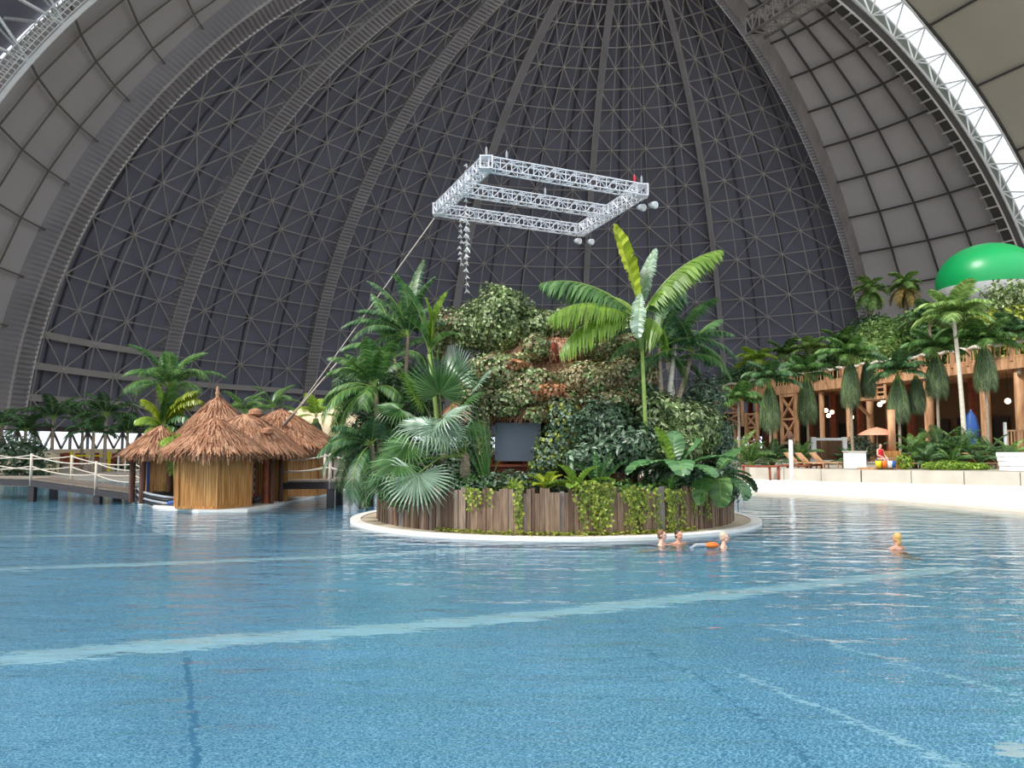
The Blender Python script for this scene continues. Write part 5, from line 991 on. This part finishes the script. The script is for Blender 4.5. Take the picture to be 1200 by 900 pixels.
for k, (px, py, d, L, mt, l) in enumerate(low):
    b = W(px, 545, d); b.z = 1.02; root = empty('palm_bush', b, l, 'bush', 'palm bushes at the foot of the terrace'); hz = max(.1, W(px, py, d).z-1.3)*.45
    st = MB()
    for q in range(4): st.tube([(.1*math.cos(q*1.6), .1*math.sin(q*1.6), 0), (.2*math.cos(q*1.6), .2*math.sin(q*1.6), hz+.1)], .05, 6)
    obj('stem', st, M['stem'], root); fronds(root, hz, 17, ('bush', round(L, 1), mt), lambda e, b_, s, L=L, mt=mt: frond_mesh(L, e, b_, 26, .36*L/1.6, .032, mt, vup=.15, seed=s, droop=.7), ((80, 60), (60, 90), (40, 90), (70, 100), (20, 70)), seed=k)
b = gnd(1118, 551); root = empty('ground_cover', b, 'light green ground cover spilling over the low wall', 'ground cover'); obj('foliage', blobs([((0, .4, .2), (1.6, .5, .3)), ((1.2, .4, .15), (1.0, .4, .25))], 150, .16, 7, None, .6, .4), M['leaf_lite'], root)
bushes = [(1060, 545, 43.5, .5, 'leaf_lite', 'light round shrub right of the parasol'), (1008, 520, 57, 1.2, 'leaf_shrub', 'dark shrub behind the white counter')]
for k, (px, py, d, s_, mt, l) in enumerate(bushes): b = W(px, py, d); b.z = 1.02; shrub(l, b, [((0,0,s_*.9), (s_, s_*.8, s_*.9))], 70, .22, mt, 200+k)
# hill behind the terrace
hb = [tq(u0, -13, 0), tq(u1, -13, 0)]
mb = MB(); nx = 24; vs = []; prof = [(12, 6.9), (13.5, 8.4), (18, 10.5), (26, 12.5), (36, 13)]
for v, z in prof:
    for i in range(nx+1): u = u0-30+(u1-u0+60)*i/nx; f_ = max(.35, 1-(u-10)/70) if u > 10 else 1; p = TA+TD*u-TN*v; vs.append((p.x, p.y, 1.02+(z-1.02)*f_ if z > 7 else z))
mb.add(vs, [(j*(nx+1)+i, j*(nx+1)+i+1, (j+1)*(nx+1)+i+1, (j+1)*(nx+1)+i) for j in range(len(prof)-1) for i in range(nx)]); struct('floor_hill', mb, M['soil'], 'planted earth bank behind the upper terrace', smooth=True)
hill = [(1010, 405, 82, 3.2, 'leaf_palm_d', 'dark bush at the left foot of the hill palms'), (1040, 395, 80, 3.6, 'leaf_far', 'bright feathery bush in the middle of the bank'), (1075, 400, 76, 3.6, 'leaf_far', 'light green bush right of the feathery one'), (1030, 415, 74, 2.6, 'leaf_far', 'low light bush just above the terrace rail'), (1105, 385, 72, 3.4, 'leaf_palm', 'mid green bush under the left end of the balloon'), (1150, 378, 70, 3.2, 'leaf_ivy', 'tall pale leaved creeper bush below the balloon'), (1192, 356, 66, 3.6, 'leaf_ivy', 'high creeper bush at the right edge, covering part of the balloon'), (1190, 388, 62, 3.0, 'leaf_vine', 'yellow green bush at the right edge above the rail'),
 (1150, 395, 62, 2.6, 'leaf_palm', 'mid green bush above the rail left of the yellow green one'), (985, 418, 88, 2.6, 'leaf_palm', 'green bush above the thin log column'), (955, 425, 92, 2.6, 'leaf_palm_d', 'dark bush above the rail, left part'), (930, 430, 96, 2.4, 'leaf_far', 'light bush above the braced tower'), (900, 438, 98, 2.6, 'leaf_palm', 'green bush above the left end of the terrace'), (868, 440, 100, 2.8, 'leaf_palm_d', 'dark bush at the far left end of the bank'), (1022, 385, 92, 3.0, 'leaf_palm_d', 'dark tree crown at the foot of the taller hill palm')]
for k, (px, py, d, s_, mt, l) in enumerate(hill):
    b = W(px, py, d); z = b.z; b.z = z-s_*1.3; r = random.Random(k); shrub(l, b, [((0,0,s_*1.1), (s_, s_*.8, s_*.8)), ((r.uniform(-.8,.8)*s_, -.3*s_, s_*.8), (s_*.7, s_*.6, s_*.6)), ((r.uniform(-.8,.8)*s_, .2*s_, s_*1.4), (s_*.6, s_*.5, s_*.5))], 22, .42, mt, 500+k, group='bushes on the bank behind the terrace')
for k, (px, py, d, L, n, mt, l) in enumerate([(1022, 338, 92, 2.2, 12, 'leaf_far', 'taller green palm standing against the brown sided dome rib'), (1063, 332, 86, 2.0, 9, 'leaf_dead', 'yellowing palm with dry hanging fronds on the hill')]):
    b = W(px, 400, d); t = W(px, py, d).z-b.z; root = palm(l, b, t, L, n, mat='leaf_far', lf=1.0, lw=.14, tr=.22, seed=60+k, nl=14, name='hill_palm', elevs=((70, 80), (40, 100), (15, 90)))
    fronds(root, t-.2, 8, ('skirt', mt), lambda e, b_, s: frond_mesh(2.6, e, b_, 14, .8, .14, mt, seed=s), ((-30, 60), (-50, 40)), seed=k)
for k, (px, py, d, L, mt, l) in enumerate([(1092, 378, 66, 2.6, 'leaf_palm_d', 'palm crown on the bank left of the white trunked palm'), (985, 405, 80, 2.4, 'leaf_palm', 'palm crown above the rail over the thin log column'), (920, 418, 86, 2.6, 'leaf_palm', 'palm crown above the rail left of the braced tower'), (950, 412, 84, 2.4, 'leaf_far', 'pale palm crown above the rail right of the braced tower'), (1195, 395, 52, 2.2, 'leaf_palm_d', 'palm crown at the right edge over the rail'), (885, 425, 84, 2.4, 'leaf_lite', 'yellow green palm crown at the far end of the terrace')]):
    b = W(px, 440, d); t = W(px, py, d).z-b.z; palm(l, b, t, L, 12, mat=mt, lf=1.0, lw=.1, tr=.14, seed=110+k, nl=16, name='bank_palm')
# ---------------------------------------------------------------- people
def limb(mb, pts, rad, n=12):
    P = [Vector(p) for p in pts]; out = []; rr = []
    for a, b, r0, r1 in zip(P, P[1:], rad, rad[1:]):
        for q in range(5): out.append(a.lerp(b, q/5)); rr.append(r0+(r1-r0)*q/5)
    out.append(P[-1]); rr.append(rad[-1]); mb.tube(out, rr, n)
    for p, r_ in zip(P, rad): mb.ball(p, r_*1.02, n, 8)
def person(label, loc, rz, arms, skin='skin', hair='hair_brown', legs='swim', top=None, long_hair=False, turn=0):
    """origin at the pelvis, facing -Y; arms: two (elbow, hand) pairs relative to the shoulders; one fused body surface"""
    root = empty('person', loc, label, 'person', rz=rz); mb = MB()
    for z, rx, ry, h in ((0, .155, .11, .12), (.12, .135, .10, .12), (.24, .145, .105, .13), (.36, .165, .115, .13), (.43, .15, .09, .09)): mb.ball((0, 0, z), (rx, ry, h), 20, 12)
    limb(mb, [(0, .01, .44), (0, -.01, .58)], [.062, .052])
    limb(mb, [(-.17, 0, .455), (0, .005, .495), (.17, 0, .455)], [.05, .06, .05])
    hc = Vector((0, -.025, .685)); R = Matrix.Rotation(turn, 3, 'Z'); H = lambda x, y, z: tuple(hc+R@Vector((x, y, z)))
    mb.ball(H(0, .01, .02), (.077, .096, .092), 24, 16); mb.ball(H(0, -.025, -.035), (.062, .066, .075), 20, 14); mb.ball(H(0, -.05, -.08), (.036, .034, .028), 14, 10)
    mb.ball(H(0, -.092, -.02), (.014, .022, .026), 12, 8); mb.ball(H(0, -.08, .02), (.05, .018, .014), 14, 8); mb.ball(H(0, -.084, -.055), (.024, .012, .012), 12, 8)
    for sx in (-1, 1): mb.ball(H(sx*.079, .015, -.01), (.011, .022, .032), 10, 8)
    for sd, (el, ha) in zip((-1, 1), arms):
        sh = Vector((sd*.175, 0, .45)); e = sh+Vector(el); hd = sh+Vector(ha); limb(mb, [sh, e, hd], [.052, .038, .026]); d = (hd-e).normalized()
        sv = d.cross(Vector((0, 0, 1))); sv = sv.normalized() if sv.length > .1 else Vector((1, 0, 0)); up = sv.cross(d); limb(mb, [hd, hd+d*.075], [.027, .03], 10); limb(mb, [hd+d*.06-sv*.022, hd+d*.06+sv*.022], [.017, .017], 8)
        for q, L in enumerate((.062, .074, .07, .052)): b0 = hd+d*.08+sv*(.0195*(q-1.5)); limb(mb, [b0, b0+d*L*.55-up*.004, b0+d*L-up*.016], [.0095, .0088, .0078], 8)
        t0 = hd+d*.03-sv*.022*sd; limb(mb, [t0, t0+d*.03-sv*.03*sd, t0+d*.058-sv*.038*sd], [.012, .0105, .009], 8)
    for sd in (-1, 1):
        P = [(sd*.085, 0, -.03), (sd*.11, .14, -.46), (sd*.12, .46, -.74), (sd*.12, .47, -.80), (sd*.12, .56, -.88)] if legs == 'swim' else [(sd*.085, -.02, -.04), (sd*.11, -.43, -.03), (sd*.11, -.46, -.46), (sd*.11, -.47, -.5), (sd*.11, -.62, -.55)]
        limb(mb, P, [.088, .058, .036, .04, .024])
    b = obj('body', mb, M[skin], root, True); m = b.modifiers.new('fuse', 'REMESH'); m.mode = 'VOXEL'; m.voxel_size = .0085; m.use_smooth_shade = True; b.modifiers.new('soft', 'SMOOTH').iterations = 3
    mb = MB(); mb.ball(H(0, .03, .038), (.086, .096, .098), 24, 16); mb.ball(H(0, .045, -.02), (.079, .07, .075), 18, 12)
    if long_hair: mb.ball(H(0, .07, -.07), (.06, .045, .1), 14, 10)
    hr = obj('hair', mb, M[hair], root, True); m = hr.modifiers.new('fuse', 'REMESH'); m.mode = 'VOXEL'; m.voxel_size = .008; m.use_smooth_shade = True
    for sx in (-1, 1): mb = MB(); mb.ball(H(sx*.03, -.083, .004), (.012, .009, .007), 10, 8); obj('eye', mb, M['dark'], root, True)
    mb = MB(); mb.ball(H(0, -.094, -.056), (.021, .007, .006), 12, 8); obj('mouth', mb, M['lipred'], root, True)
    if top:
        t = MB(); t.lathe([(.165, .02), (.15, .13), (.16, .24), (.182, .36), (.18, .44), (.12, .50), (.075, .515)], 24); t.v = [(x*1.03, y*.74, z) for x, y, z in t.v]; obj('top', t, M[top], root, True)
    return root
ar = (((-.12, -.18, -.14), (-.1, -.42, -.12)), ((.12, -.18, -.14), (.1, -.42, -.12)))
p = G(775, 638); person('swimmer with light brown hair and bare shoulders at the kerb, leftmost of three', (p.x, p.y, -.47), 1.2, (((-.2, -.16, -.06), (-.16, -.42, -.05)), ((.2, -.16, -.06), (.16, -.42, -.05))), hair='hair_brown')
p = G(795, 637); person('dark haired swimmer just right of the leftmost one, arm stretched sideways', (p.x, p.y, -.48), .5, (((-.27, -.06, .0), (-.5, -.16, .0)), ((.2, -.16, -.06), (.3, -.4, -.02))), skin='skin_red', hair='hair_dark')
p = G(848, 641); person('grey haired swimmer facing right next to the right kerb end', (p.x, p.y, -.47), 1.1, (((-.2, -.16, -.1), (-.16, -.42, -.1)), ((-.02, .2, -.06), (-.2, .42, -.04))), hair='hair_grey')
p = G(829, 642); root = empty('swim_float', (p.x, p.y, .0), 'orange and grey swim float beside the grey haired swimmer', 'float'); mb = MB(); mb.ball((.1, 0, .06), (.17, .1, .07), 14, 8); obj('orange_end', mb, M['orange'], root, True); mb = MB(); mb.tube([(-.42, 0, -.04), (-.25, 0, .06), (-.05, 0, .06), (.1, 0, .03)], [.03, .045, .05, .05], 8); obj('tail', mb, M['greypipe'], root, True)
p = G(1052, 643); person('blond swimmer alone in the open water on the right, seen from behind', (p.x, p.y, -.46), 3.5, ar, skin='skin_red', hair='hair_blond', long_hair=True)
bb = W(1032, 548, 44); bb.z = 1.02; root = empty('stool', bb, 'low stool under the person in red', 'stool'); mb = MB(); mb.lathe([(.01, .46), (.2, .46), (.2, .42), (.01, .42)], 16); obj('seat', mb, M['wood_gr'], root)
for q in range(4): a = PI/4+q*PI/2; mb = MB(); mb.tube([(.1*math.cos(a), .1*math.sin(a), .43), (.18*math.cos(a), .18*math.sin(a), 0)], .018, 6); obj('leg', mb, M['wood_gr'], root)
person('person in a red top sitting under the salmon parasol', (bb.x, bb.y, 1.02+.60), .3, (((-.05, -.05, -.27), (.05, -.3, -.375)), ((.05, -.05, -.27), (-.05, -.3, -.375))), hair='hair_dark', legs='sit', top='red')
# ---------------------------------------------------------------- light
w = bpy.data.worlds.new('sky'); SC.world = w; w.use_nodes = True; bg = w.node_tree.nodes['Background']
bg.inputs[0].default_value = (.86, .93, 1, 1); bg.inputs[1].default_value = 1.5
sun = bpy.data.lights.new('sun', 'SUN'); sun.energy = 4.2; sun.angle = math.radians(14); sun.color = (1, .98, .95)
so = link('sun', sun); d = Vector((.80, .42, -1.0)); so.rotation_euler = d.to_track_quat('-Z', 'Y').to_euler()
SC.view_settings.view_transform = 'Standard'; SC.view_settings.look = 'None'; SC.view_settings.gamma = 1; SC.view_settings.use_curve_mapping = False
SC.view_settings.exposure = 0.0
cy = SC.cycles; cy.use_denoising = True; cy.max_bounces = 8; cy.transparent_max_bounces = 12; cy.transmission_bounces = 6; cy.diffuse_bounces = 3; cy.glossy_bounces = 4
cy.caustics_refractive = True; cy.caustics_reflective = False; cy.sample_clamp_indirect = 6
